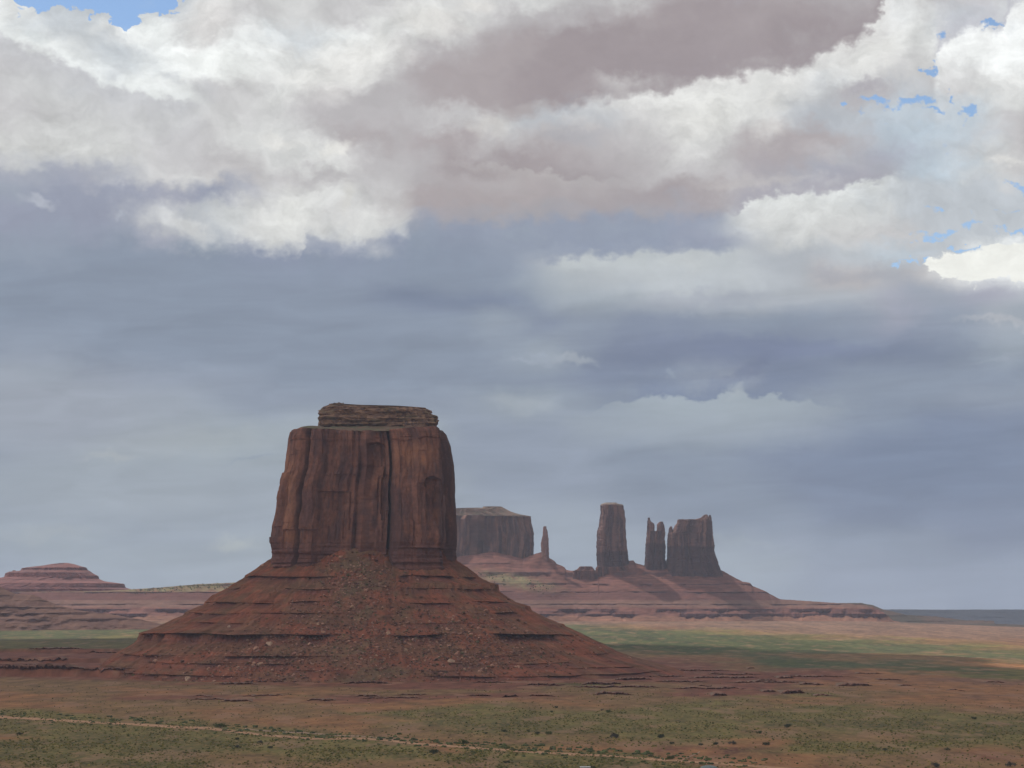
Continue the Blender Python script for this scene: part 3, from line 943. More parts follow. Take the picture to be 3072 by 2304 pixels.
# ------------------------------------------------------------------ far terrain sheets
STRATA_FAR = [(1841, 8, 1), (1827, 8, 1), (1834, 3, .5), (1812, 3, .8), (1776, 2.5, 1), (1752, 4, .75), (1718, 9, .7), (1690, 3, .5)]


def ridge_sheet(name, sky, Yr_, px0, px1, zbase_fn, strata, mat, colorfn, slope=2.0, step=3.0, nz=220, back=500,
                seed=300, parent=None, amp=6, kind='structure', sheer=.1):
    pxs = np.arange(px0, px1, step)
    py = ipl(pxs, sky) + .8 * fbm(pxs / 12, 0, o=3, seed=seed)
    x, zr = at(pxs, py, Yr_)
    zb = zbase_fn(x, Yr_ - 350)
    zr = np.maximum(zr, zb + .5)
    t = np.linspace(0, 1, nz)[:, None]
    Zs = zr[None] + (zb - zr)[None] * t
    kern = np.exp(-(np.arange(-60, 61) * step / 75.0) ** 2); kern /= kern.sum()
    zsm = np.convolve(np.pad(zr, 60, mode='edge'), kern, 'valid')
    Xs = np.repeat(x[None], nz, 0)
    prs = 0 * Zs
    push = 0 * Zs
    for i, (yy, h, s_) in enumerate(strata):
        _, zc = at(1536, yy, Yr_)
        zc = zc + 2.0 * fbm(x[None] / 260, i * 2.2, o=3, seed=seed + 20 + i)
        hh = h * (.5 + 1.3 * np.clip(.5 + fbm(x[None] / 45, i * 3.1, o=4, seed=seed + 40 + i), 0, 1.2))
        pres = sst(fbm(x[None] / 150, i * 1.7, o=4, seed=seed + 60 + i), -.4, .0) * s_
        inb = sst(Zs, zc - hh - .6, zc - hh) * (1 - sst(Zs, zc, zc + .6))
        k_ = hh * slope * .5
        up = np.clip(1 - (Zs - zc) / 14, 0, 1) * (Zs >= zc)
        dn = np.clip(1 - (zc - hh - Zs) / 14, 0, 1) * (Zs <= zc - hh)
        mid = np.clip((Zs - zc + hh) / hh, 0, 1) * 2 - 1
        mid = np.where((Zs < zc) & (Zs > zc - hh), mid, 0)
        push = push + pres * k_ * (up - dn + mid)
        prs = np.maximum(prs, inb * pres)  # ledge riser mask, used to paint their shade into the colour
    kk = np.clip((zr[None] - Zs) / 45, 0, 1)
    zre = np.maximum(zr[None] * (1 - kk) + zsm[None] * kk, Zs)
    run = slope * (zre - Zs)
    gul = fbm(Xs / 70, Zs / 30, o=5, seed=seed + 5) * amp * np.clip(run / 90, 0, 1)
    Ys = Yr_ - run - push * np.clip(run / 8, 0, 1) + gul
    V = [np.stack([Xs, Ys, Zs], -1)]
    bk = []
    for q in (.3, 1.0):
        bk.append(np.stack([x * (1 + q * back / Yr_), Yr_ + q * back + 0 * x, zr - 1 - 14 * q], -1)[None])
    VV = np.concatenate(bk[::-1] + V, 0)
    prs = np.concatenate([0 * prs[:1], 0 * prs[:1], prs], 0)
    cc = colorfn(VV[..., 0], VV[..., 1], VV[..., 2], prs)
    o = meshobj(name, VV.reshape(-1, 3), gridfaces(VV.shape[0], len(pxs))[:, ::-1], mat, parent, cc.reshape(-1, 3), smooth=False)
    if kind: tag(o, kind=kind)
    return o


SKYLINE = [(-500, 1776), (0, 1776), (300, 1773), (392, 1768), (475, 1763), (601, 1752), (696, 1748), (900, 1745), (1100, 1730), (1300, 1690),
           (1367, 1674), (1374, 1670), (1443, 1661), (1477, 1655), (1516, 1663), (1537, 1668), (1569, 1676), (1590, 1668), (1606, 1661), (1625, 1656),
           (1647, 1673), (1665, 1684), (1668, 1690), (1695, 1702), (1697, 1709), (1716, 1712.5), (1789, 1712), (1792, 1694), (1830, 1690), (1885, 1682),
           (1902, 1681), (1904, 1688), (1934, 1697), (2000, 1700), (2100, 1705), (2160, 1710), (2172, 1714), (2204, 1733), (2229, 1745), (2250, 1748.5),
           (2258, 1758), (2300, 1775), (2308, 1781), (2341, 1798), (2402, 1801.5), (2511, 1809), (2586, 1813), (2620, 1822), (2650, 1836), (2680, 1862), (2760, 1880), (3000, 1892), (3400, 1900)]


def far_col(X, Y, Z, prs):
    px, py = topx(X, Y, Z)
    c = mixc((.155, .06, .045), (.195, .082, .06), sst(fbm(X / 140, Z / 10, o=4, seed=401), -.3, .3))
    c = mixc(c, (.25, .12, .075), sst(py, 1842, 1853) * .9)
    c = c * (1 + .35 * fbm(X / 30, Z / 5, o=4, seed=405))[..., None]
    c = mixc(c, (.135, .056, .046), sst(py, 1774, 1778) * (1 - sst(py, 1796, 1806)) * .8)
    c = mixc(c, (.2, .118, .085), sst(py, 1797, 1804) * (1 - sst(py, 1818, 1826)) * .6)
    c = mixc(c, (.10, .05, .05), prs * .95)  # shaded ledge risers painted darker in the rock colour
    # yellow-green sandy slope right of the great butte, green flat-top at the left
    gr = np.exp(-((px - 1545) / 95) ** 2 - ((py - (1735 + (px - 1500) * .17)) / 17) ** 2) * 1.4
    gr = np.maximum(gr, (1 - sst(px, 900, 1200)) * (1 - sst(py, 1771, 1779)) * .9)
    gr = gr * (.75 + .8 * fbm(X / 30, Y / 30, o=4, seed=402))
    c = mixc(c, (.24, .2, .095), np.clip(gr, 0, 1) * .85)
    dots = sst(fbm(X / 9, Y / 9, Z / 9, o=3, seed=403), .35, .5) * np.clip(gr, 0, 1)
    c = mixc(c, (.1, .12, .07), dots * .8)
    return c * (1 + .12 * np.tanh(3 * pn(Z / 3, X / 400, 0, 404)))[..., None]


RY = 7400.0
gbase = lambda x, Y: ground_z(x, 6950 + 0 * x) - 6
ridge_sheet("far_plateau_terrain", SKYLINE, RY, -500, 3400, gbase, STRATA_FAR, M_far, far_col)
shaded_hill_col = lambda X, Y, Z, p: mixc((.075, .058, .042), (.11, .07, .052), sst(fbm(X / 160, Z / 12, o=4, seed=411), -.2, .2)) * (1 - .3 * p[..., None])  # cloud shade on these hills is put into their dark colour
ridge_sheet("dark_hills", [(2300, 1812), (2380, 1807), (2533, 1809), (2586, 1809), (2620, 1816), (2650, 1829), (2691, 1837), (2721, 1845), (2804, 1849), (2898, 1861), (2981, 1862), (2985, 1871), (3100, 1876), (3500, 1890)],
            8300, 2300, 3500, lambda x, Y: -20 + 0 * x, [(1846, 3, .6), (1862, 3, .7)], M_far, shaded_hill_col, nz=80, seed=350, slope=2.5)
ridge_sheet("horizon_plateau", [(-3000, 1828), (1500, 1828), (2600, 1829), (2700, 1828), (2860, 1829), (3100, 1828.5), (6000, 1828)],
            14500, -3000, 6000, lambda x, Y: -40 + 0 * x, [(1834, 8, .5), (1850, 8, .4)], M_far,
            lambda X, Y, Z, p: mixc((.02, .024, .032), (.03, .032, .038), sst(fbm(X / 700, Z / 20, o=3, seed=421), -.2, .2)), nz=50, step=12, seed=360, back=4000, amp=12)
ridge_sheet("near_hill", [(-500, 1735), (-200, 1745), (0, 1760), (19, 1770), (47, 1782), (95, 1784), (120, 1792), (139, 1801), (171, 1814), (230, 1830), (330, 1842), (420, 1858), (520, 1880)],
            5600, -500, 520, lambda x, Y: ground_z(x, 5400) - 4, [(1786, 3, .6), (1800, 3, .7), (1822, 4, .8), (1838, 4, .8), (1856, 4, .6)], M_far,
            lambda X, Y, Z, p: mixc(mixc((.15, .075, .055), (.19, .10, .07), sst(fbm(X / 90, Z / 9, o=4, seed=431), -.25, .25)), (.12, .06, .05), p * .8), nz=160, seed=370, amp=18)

# stepped butte at the far left
b2 = empty("stepped_butte", (float(at(206, 1768, 7700)[0]), 7700, 0))
tag(b2, "low stepped pink butte with rounded top at the left edge", "butte")


def pink(seed, a=(.24, .10, .085), b=(.19, .08, .07)):
    return lambda X, Y, Z, S: mixc(mixc(a, b, sst(fbm(S / 40, Z / 10, o=4, seed=seed), -.3, .3)), (.16, .08, .075),
                                   np.clip(sst(pn(Z / 9, S / 900, 0, seed + 2), .12, .35), 0, 1) * .6)


tower("tiered_slope", [(-220, 1776), (-200, 1762), (-120, 1745), (-60, 1738), (0, 1735), (19, 1732), (24, 1721), (35, 1716), (66, 1713), (72, 1705), (108, 1700), (133, 1697), (158, 1692), (178, 1690)],
      [(400, 1776), (392, 1768), (372, 1763), (367, 1751), (312, 1744), (291, 1736), (288, 1727), (258, 1710), (255, 1702), (240, 1698.5), (222, 1693), (208, 1690)],
      7700, M_far, b2, nz=200, na=500, depth=.7, n=2.4, flute=.03, fine=.008, strata=.006, seed=500, color=pink(501), toprough=.2)
tower("knob", [(37, 1720), (38, 1711)], [(48, 1720), (47, 1711)], 7690, M_far, b2, nz=12, na=40, depth=.9, n=2.5, flute=.1, fine=.05, seed=505, color=pink(503))


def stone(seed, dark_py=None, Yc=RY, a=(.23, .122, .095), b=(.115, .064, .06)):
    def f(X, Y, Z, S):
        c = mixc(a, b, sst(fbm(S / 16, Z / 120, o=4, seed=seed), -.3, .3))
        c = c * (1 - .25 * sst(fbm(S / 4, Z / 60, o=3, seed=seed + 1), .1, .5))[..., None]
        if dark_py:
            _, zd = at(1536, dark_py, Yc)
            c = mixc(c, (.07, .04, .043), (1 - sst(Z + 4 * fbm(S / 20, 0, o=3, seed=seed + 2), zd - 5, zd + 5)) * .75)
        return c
    return f


def root(name, px, Y, label, cat):
    e = empty(name, (float(at(px, 1700, Y)[0]), Y, 0))
    return tag(e, label, cat)


FT = dict(mat=M_far)
mesa = root("mesa", 1450, 7560, "wide flat-topped mesa partly hidden behind the right side of the great butte", "mesa")
tower("cliff", [(1240, 1700), (1250, 1560), (1262, 1549)], [(1595, 1700), (1595, 1663), (1598, 1629), (1598, 1599), (1592, 1567), (1591, 1550)],
      7560, M_far, mesa, nz=160, na=700, depth=.45, n=4.5, rot=8, flute=.2, fine=.012, seed=520, color=stone(521, None, 7560, (.24, .125, .09), (.12, .066, .058)), toprough=.3)
tower("grassy_top", [(1255, 1552), (1262, 1546), (1300, 1530), (1367, 1526), (1400, 1525)], [(1591, 1552), (1583, 1548), (1560, 1544), (1542, 1539), (1520, 1531), (1512, 1525)],
      7565, M_far, mesa, nz=40, na=400, depth=.5, n=3.5, flute=.04, fine=.01, strata=.004, seed=525,
      color=lambda X, Y, Z, S: mixc((.2, .125, .092), (.15, .112, .08), sst(fbm(S / 20, Z / 8, o=4, seed=526), -.2, .3)), toprough=.2)
tower("summit_knoll", [(1432, 1532), (1446, 1524), (1450, 1521)], [(1545, 1541), (1525, 1531), (1510, 1523), (1505, 1520)],
      7565, M_far, mesa, nz=24, na=160, depth=.5, n=3, flute=.04, fine=.01, seed=527,
      color=lambda X, Y, Z, S: mixc((.26, .17, .12), (.2, .14, .1), sst(fbm(S / 20, Z / 8, o=4, seed=528), -.2, .3)), toprough=.2)
sp = root("rock_spire", 1637, RY, "thin needle-like rock spire on a conical slope right of the mesa", "spire")
tower("needle", [(1623, 1690), (1625, 1656), (1623, 1640), (1623, 1629), (1626, 1613), (1629, 1600), (1629, 1592), (1630, 1583), (1631, 1579)],
      [(1648, 1690), (1647, 1672), (1646.5, 1645), (1645, 1617), (1642, 1595), (1639, 1585), (1638, 1579)], RY - 10, M_far, sp, nz=110, na=120, depth=.9, n=2.6,
      flute=.12, fine=.05, strata=.03, seed=540, color=stone(541, None, RY, (.36, .2, .155), (.27, .15, .125)), step_noise=.05)
tw = root("rock_tower", 1838, RY, "tall straight-sided flat-topped rock tower between needle spire and paired spires", "tower")
tower("shaft", [(1790, 1712), (1792, 1695), (1790, 1660), (1790.5, 1626), (1792, 1595), (1798, 1578), (1800, 1551), (1803, 1543), (1801.5, 1519), (1802, 1515)],
      [(1890, 1712), (1884.5, 1680), (1880, 1646), (1878, 1617), (1876, 1585), (1876, 1558), (1870, 1526), (1868, 1515)], RY - 5, M_far, tw, nz=200, na=460, depth=.7, n=5, rot=22,
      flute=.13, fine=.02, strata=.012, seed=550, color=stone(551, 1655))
tower("cap_rock", [(1802, 1518), (1804, 1512), (1815, 1508.5)], [(1870, 1518), (1867, 1514), (1850, 1510.5)], RY - 5, M_far, tw, nz=20, na=160, depth=.7, n=4, flute=.03, fine=.03, seed=555,
      color=lambda X, Y, Z, S: mixc((.33, .25, .2), (.26, .19, .15), sst(fbm(S / 10, Z / 4, o=3, seed=556), -.2, .3)))
bl = root("rock_bluff", 1755, RY - 60, "squat dark rock bluff at the left foot of the tall tower", "bluff")
tower("cliff", [(1712, 1765), (1716, 1735), (1720, 1713), (1734, 1707), (1739, 1701)], [(1788, 1765), (1786, 1735), (1784, 1712), (1776, 1700)], RY - 22, M_far, bl, nz=60, na=260, depth=1.3, n=5,
      flute=.16, fine=.04, strata=.02, seed=560, color=stone(561, None, RY, (.19, .085, .065), (.12, .058, .05)))
tower("ledge", [(1784, 1745), (1787, 1712), (1790, 1701)], [(1896, 1745), (1888, 1715), (1882, 1703)], RY - 34, M_far, bl, nz=50, na=260, depth=.5, n=5,
      flute=.09, fine=.03, strata=.01, seed=565, color=stone(566, None, RY, (.2, .088, .066), (.11, .054, .047)))
tp = root("twin_spires", 1966, RY, "pair of upright rock spires joined at the base, left of the wide block butte", "spire")
tower("body", [(1926, 1725), (1934, 1695), (1936, 1675), (1939, 1626), (1941, 1598), (1941, 1594)], [(2004, 1725), (1998, 1692), (1994, 1675), (1995.5, 1636), (1992, 1617), (1995, 1598), (1994, 1594)],
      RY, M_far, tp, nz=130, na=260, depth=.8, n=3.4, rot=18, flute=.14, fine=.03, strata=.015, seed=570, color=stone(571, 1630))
tower("spire", [(1941, 1600), (1942, 1568), (1943, 1563), (1944, 1553)], [(1964, 1600), (1963, 1571), (1953, 1565), (1950, 1561), (1949, 1553)], RY, M_far, tp, nz=50, na=90, depth=.9, n=2.6, flute=.1, fine=.04, strata=.02, seed=575, color=stone(576))
tower("spire", [(1970, 1600), (1971, 1573), (1976, 1567), (1980, 1565)], [(1995, 1600), (1994, 1585), (1992, 1575), (1988, 1566)], RY, M_far, tp, nz=50, na=90, depth=.9, n=2.8, flute=.1, fine=.04, strata=.02, seed=580, color=stone(581))
bb = root("block_butte", 2080, RY, "wide ragged-topped block butte with darker lower half, rightmost formation", "butte")
tower("cliff", [(1996, 1730), (2001, 1692), (2004, 1675), (2005, 1617), (2006, 1600), (2018, 1597), (2022, 1590), (2025, 1578), (2032, 1570), (2033, 1560)],
      [(2176, 1730), (2160, 1709), (2151, 1680), (2143, 1656), (2139.6, 1622), (2136, 1597), (2133.5, 1560)], RY, M_far, bb, nz=220, na=560, depth=.5, n=4.5, rot=10,
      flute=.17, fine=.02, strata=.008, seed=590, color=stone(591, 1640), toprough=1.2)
tower("spire", [(2004, 1610), (2006, 1592), (2009, 1582), (2011, 1579)], [(2022, 1610), (2018, 1592), (2016, 1579)], RY, M_far, bb, nz=30, na=70, depth=.9, n=2.6, flute=.1, fine=.04, seed=595, color=stone(596))
tower("knob", [(2070, 1566), (2085, 1558), (2103, 1553), (2111, 1546), (2114, 1544)], [(2132, 1566), (2130, 1556), (2124, 1548), (2122, 1544)], RY, M_far, bb, nz=30, na=120, depth=.7, n=3, flute=.1, fine=.04, seed=597, color=stone(598))
tower("knob", [(2124, 1562), (2127, 1550), (2128, 1545)], [(2135, 1562), (2134, 1552), (2132, 1545)], RY, M_far, bb, nz=20, na=60, depth=.9, n=3, flute=.1, fine=.04, seed=599, color=stone(600))
tower("knob", [(2031, 1570), (2033, 1560), (2036, 1558)], [(2053, 1570), (2051, 1560), (2050, 1558)], RY - 8, M_far, bb, nz=20, na=60, depth=.9, n=3, flute=.1, fine=.04, seed=602, color=stone(603))

# ------------------------------------------------------------------ shrubs, boulders, ledges
def bvh_of(o):
    me = o.data
    n = len(me.vertices); co = np.empty(n * 3, np.float32); me.vertices.foreach_get('co', co)
    m = len(me.polygons); k = me.polygons[0].loop_total
    vi = np.empty(m * k, np.int32); me.loops.foreach_get('vertex_index', vi)
    return BVHTree.FromPolygons(co.reshape(-1, 3).tolist(), vi.reshape(-1, k).tolist())


_tv = np.stack([X, Yt, Z], -1)[::3, ::2]
BV = [BVHTree.FromPolygons(_tv.reshape(-1, 3).tolist(), gridfaces(_tv.shape[0], _tv.shape[1], True).tolist()), bvh_of(cone)]


def butte_hit(px, py):
    o = Vector((0, 0, CAMZ)); d = ray(px, py)
    best = None
    for b in BV:
        h = b.ray_cast(o, d)
        if h[0] is not None and (best is None or h[3] < best[3]):
            best = h
    return best


rng = random.Random(5)
nrs = np.random.RandomState(9)
ico = bpy.data.meshes.new("tmp")
import bmesh
bm = bmesh.new(); bmesh.ops.create_icosphere(bm, subdivisions=3, radius=1)
IV = np.array([v.co[:] for v in bm.verts]); IF = np.array([[v.index for v in f.verts] for f in bm.faces])
bm.free()
bm = bmesh.new(); bmesh.ops.create_icosphere(bm, subdivisions=1, radius=1)
JV = np.array([v.co[:] for v in bm.verts]); JF = np.array([[v.index for v in f.verts] for f in bm.faces])
bm.free()


def boulder_mesh(k, colr):
    rs = np.random.RandomState(40 + k)
    V = IV * np.array([1.0, .75 + .25 * rs.rand(), .55 + .35 * rs.rand()])
    for _ in range(9):                                  # flat broken faces
        n = rs.normal(size=3); n /= np.linalg.norm(n)
        d = .45 + .3 * rs.rand()
        pr = V @ n
        V = V - np.maximum(pr - d, 0)[:, None] * n[None]
    V = V * (1 + .05 * fbm(V[:, 0] * 3, V[:, 1] * 3, V[:, 2] * 3, o=3, seed=k))[:, None]
    V[:, 2] = V[:, 2] + .25
    me = bpy.data.meshes.new("boulder")
    me.from_pydata(V.tolist(), [], IF.tolist())
    c4 = np.ones((len(V), 4), np.float32)
    c4[:, :3] = np.array(colr)[None] * (1 + .25 * fbm(V[:, 0] * 2, V[:, 1] * 2, V[:, 2] * 2, o=3, seed=k + 5))[:, None]
    a_ = me.color_attributes.new('Col', 'FLOAT_COLOR', 'POINT'); a_.data.foreach_set('color', c4.ravel())
    me.materials.append(M_talus)
    return me


BM = [boulder_mesh(k, [(.42, .22, .14), (.34, .165, .105), (.29, .13, .085), (.40, .23, .14)][k % 4]) for k in range(10)]
TAN = boulder_mesh(20, (.46, .29, .19))


def boulder(px, py, wpx, label, group=None, me=None, hit=None):
    if hit is None:
        h = butte_hit(px, py)
        if h is None:
            g = ground_hit(px, py)
            if g is None: return
            p = Vector(g)
        else:
            p = h[0]
    else:
        p = hit
    o = bpy.data.objects.new("boulder", me or BM[rng.randrange(10)])
    COL.objects.link(o)
    s = wpx / 2 * p.y / F
    o.location = p - Vector((0, 0, s * .18))
    o.scale = (s * 1.1, s, s * rng.uniform(.8, 1.1))
    o.rotation_euler = (rng.uniform(-.3, .3), rng.uniform(-.3, .3), rng.uniform(0, 6))
    tag(o, label, "boulder", group)
    return o


G1 = "large boulders on the slopes of the great butte"
NAMED = [
    (810, 1933, 26, "biggest pale slab of the boulder cluster below the long dark ledge on the left slope"),
    (767, 1946, 22, "flat tilted boulder at the left end of the cluster below the long dark ledge"),
    (875, 1942, 18, "pale angular boulder right of the biggest slab below the long dark ledge"),
    (687, 1881, 15, "lone yellowish boulder lying just above the long dark ledge on the left slope"),
    (881, 1828, 15, "pale boulder at the upper left edge of the central debris ramp"),
    (1031, 1758, 19, "pale wedge-shaped boulder high on the central debris ramp"),
    (1078, 1712, 20, "long flat boulder near the top of the debris ramp below the cliff"),
    (778, 1996, 32, "very large dark boulder low on the left slope above the plain"),
    (886, 1962, 22, "dark broken boulder right of and above the very large dark one"),
    (680, 1984, 22, "paired brown boulder on the low left slope under the ledge"),
    (563, 2038, 28, "round orange boulder standing alone at the foot of the left slope"),
    (496, 2036, 20, "dark round boulder left of the round orange one at the slope foot"),
    (465, 1984, 19, "brown boulder on the low red bank left of the butte"),
    (447, 2024, 25, "flat pale slab at the left foot of the slope"),
    (519, 2026, 11, "small boulder between the flat slab and the round orange boulder"),
    (955, 1873, 14, "pale boulder on the left side of the debris ramp, lower of a close pair"),
    (959, 1852, 14, "pale boulder on the left side of the debris ramp, upper of a close pair"),
    (1351, 1984, 27, "big pale rounded boulder low on the right of the debris field"),
    (1375, 1963, 24, "big brown boulder just above the pale rounded one on the right"),
    (1442, 2014, 16, "small dark boulder near the slope foot right of the pale rounded boulder"),
    (1023, 1673, 16, "upper boulder resting in the debris directly under the cliff"),
    (789, 1697, 12, "small knob of rock perched on the left skyline beside the cliff foot"),
]
TANSET = {810, 687, 563, 1351}
for (x_, y_, w_, lab) in NAMED:
    boulder(x_, y_, w_, lab, G1, TAN if x_ in TANSET else None)
for x_, w_ in ((430, 9), (1180, 9)):
    pass
n_done = 0
centres = [(1080, 1800, 60, 70), (1130, 1900, 110, 60), (980, 1900, 70, 50), (850, 1950, 70, 35), (1300, 1960, 130, 40), (1500, 1960, 110, 40), (1180, 1990, 200, 35), (700, 2000, 130, 30), (1370, 1900, 90, 40), (1080, 1730, 45, 30)]
while n_done < 200:
    cx_, cy_, sx_, sy_ = rng.choice(centres)
    x_, y_ = rng.gauss(cx_, sx_), rng.gauss(cy_, sy_)
    if y_ < 1700 or y_ > 2050: continue
    h = butte_hit(x_, y_)
    if h is None or h[0].y > 2760: continue
    boulder(x_, y_, rng.choice([6, 7, 7, 8, 9, 10, 11, 13, 15, 18]), "ordinary brown sandstone boulder strewn on the great butte's talus", "ordinary boulders strewn over the talus", hit=h[0])
    n_done += 1

# rubble: uncountable small stones
pts = []
while len(pts) < 5200:
    cx_, cy_, sx_, sy_ = rng.choice(centres)
    x_, y_ = rng.gauss(cx_, sx_ * 1.4), rng.gauss(cy_, sy_ * 1.3)
    h = butte_hit(x_, y_)
    if h is None or h[0].y > 2760: continue
    pts.append((h[0], rng.uniform(.5, 1.6) * (1.6 if rng.random() < .1 else 1)))


def scatter(name, pts, mat, cols, jit=.35, flat=.7, seed=1):
    rs = np.random.RandomState(seed)
    n = len(pts); k = len(JV)
    P_ = np.array([p[0][:] for p in pts]); S_ = np.array([p[1] for p in pts])
    J = JV[None] * (1 + jit * rs.normal(size=(n, k, 1)).clip(-1.5, 1.5)) * np.array([1, 1, flat])
    V = P_[:, None] + J * S_[:, None, None] + np.array([0, 0, .3]) * S_[:, None, None]
    Fc = JF[None] + (np.arange(n) * k)[:, None, None]
    cc = np.array(cols)[rs.randint(0, len(cols), n)] * (1 + .25 * rs.normal(size=(n, 1)).clip(-1.5, 1.5))
    return meshobj(name, V.reshape(-1, 3), Fc.reshape(-1, 3), mat, None, np.repeat(cc, k, 0))


tag(scatter("rubble", pts, M_talus, [(.26, .13, .085), (.2, .09, .06), (.33, .18, .12), (.22, .11, .07), (.16, .075, .05), (.24, .12, .08), (.13, .1, .05)], seed=3), kind='stuff')

# scrub on the flats
M_scrub = rock_mat("scrub_leaves", 2.5, .4, .4, 0)
pts = []
Yl = np.array([1090, 2500])
NS = 75000
u_ = nrs.rand(NS)
Ys_ = 1 / (1 / 1040 + u_ * (1 / 2450 - 1 / 1040))
xs_ = (nrs.rand(NS) - .5) * 2 * .27 * Ys_
zs_ = ground_z(xs_, Ys_)
ppx, ppy = topx(xs_, Ys_, zs_)
den = .5 + .9 * fbm(xs_ / 40, Ys_ / 90, o=4, seed=701)
gcs = ground_col(xs_, Ys_, zs_)
greenish = (gcs[:, 1] / np.maximum(gcs[:, 0], .01))
den = den * np.clip((greenish - .45) * 3.2, .08, 1.2)
keep = nrs.rand(NS) < np.clip(den, 0.02, 1)
sel = np.where(keep)[0]
pts = [((xs_[i], Ys_[i], zs_[i]), .28 + .5 * nrs.rand() ** 2) for i in sel]
tag(scatter("scrub", pts, M_scrub, [(.115, .105, .026), (.16, .13, .034), (.08, .08, .024), (.19, .15, .04), (.13, .10, .035)], jit=.25, flat=.75, seed=4), kind='stuff')

# dark bushes on the green flat-top and the sandy slope far behind
pts = []
for (xa, xb, n_, d0, d1) in ((395, 760, 170, 0, 16), (1436, 1700, 90, 45, 105)):
    for _ in range(n_):
        q = nrs.uniform(xa, xb)
        p0 = float(ipl(q, SKYLINE)); _, z0 = at(q, p0, RY)
        pyq = p0 + nrs.uniform(d0, d1)
        if xa > 1000: pyq = 1722 + (q - 1436) * .2 + nrs.normal() * 9
        zq = float(z0)
        Yq = RY
        for _k in range(6):
            X_, z_ = at(q, pyq, Yq); Yq = RY - 2.0 * max(0, zq - float(z_))
        pts.append(((float(X_), Yq - 3, float(z_)), nrs.uniform(1.2, 2.6)))
tag(scatter("distant_brush", pts, M_scrub, [(.07, .085, .035), (.09, .10, .045)], jit=.25, flat=.75, seed=14), kind='stuff')

# shrubs and junipers one can count
M_leaf = plain_mat("juniper_leaves", (.035, .045, .022), (.06, .07, .035), .8)
M_greyleaf = plain_mat("grey_brush_leaves", (.075, .07, .06), (.11, .10, .08), .8)
M_green = plain_mat("green_brush_leaves", (.07, .085, .03), (.10, .115, .04), .8)
M_bark = plain_mat("juniper_bark", (.10, .07, .05), (.15, .11, .08), 2.0)


def crown_mesh(k, mat):
    rs = np.random.RandomState(60 + k)
    n = 620
    cl = rs.normal(size=(9, 3)) * np.array([.42, .42, .25]); cl[:, 2] = np.abs(cl[:, 2]) + .35
    c = cl[rs.randint(0, 9, n)] + rs.normal(size=(n, 3)) * np.array([.2, .2, .17])
    c[:, 2] = np.maximum(c[:, 2], .08)
    d1 = rs.normal(size=(n, 3)); d1 /= np.linalg.norm(d1, axis=1)[:, None]
    d2 = np.cross(d1, rs.normal(size=(n, 3))); d2 /= np.linalg.norm(d2, axis=1)[:, None]
    s = (.05 + .06 * rs.rand(n))[:, None]
    V = np.stack([c - d1 * s, c + d2 * s, c + d1 * s, c - d2 * s], 1).reshape(-1, 3)
    me = bpy.data.meshes.new("crown")
    me.from_pydata(V.tolist(), [], np.arange(4 * n).reshape(-1, 4).tolist())
    me.materials.append(mat)
    return me


def trunk_mesh(k):
    rs = np.random.RandomState(90 + k)
    bm = bmesh.new()
    for b in range(4):
        tip = np.array([rs.normal() * .3, rs.normal() * .3, .55 + .2 * rs.rand()]) if b else np.array([0.05, 0, .75])
        prev = None
        for q in range(5):
            t = q / 4
            p = tip * t + np.array([.03 * math.sin(3 * t + b), .03 * math.cos(2 * t), 0])
            r = .05 * (1 - .75 * t) * (1 if b == 0 else .7)
            ring = [bm.verts.new((p[0] + r * math.cos(j * 1.0472), p[1] + r * math.sin(j * 1.0472), p[2] - .05)) for j in range(6)]
            if prev:
                for j in range(6): bm.faces.new((prev[j], prev[(j + 1) % 6], ring[(j + 1) % 6], ring[j]))
            prev = ring
    me = bpy.data.meshes.new("trunk"); bm.to_mesh(me); bm.free()
    me.materials.append(M_bark)
    return me


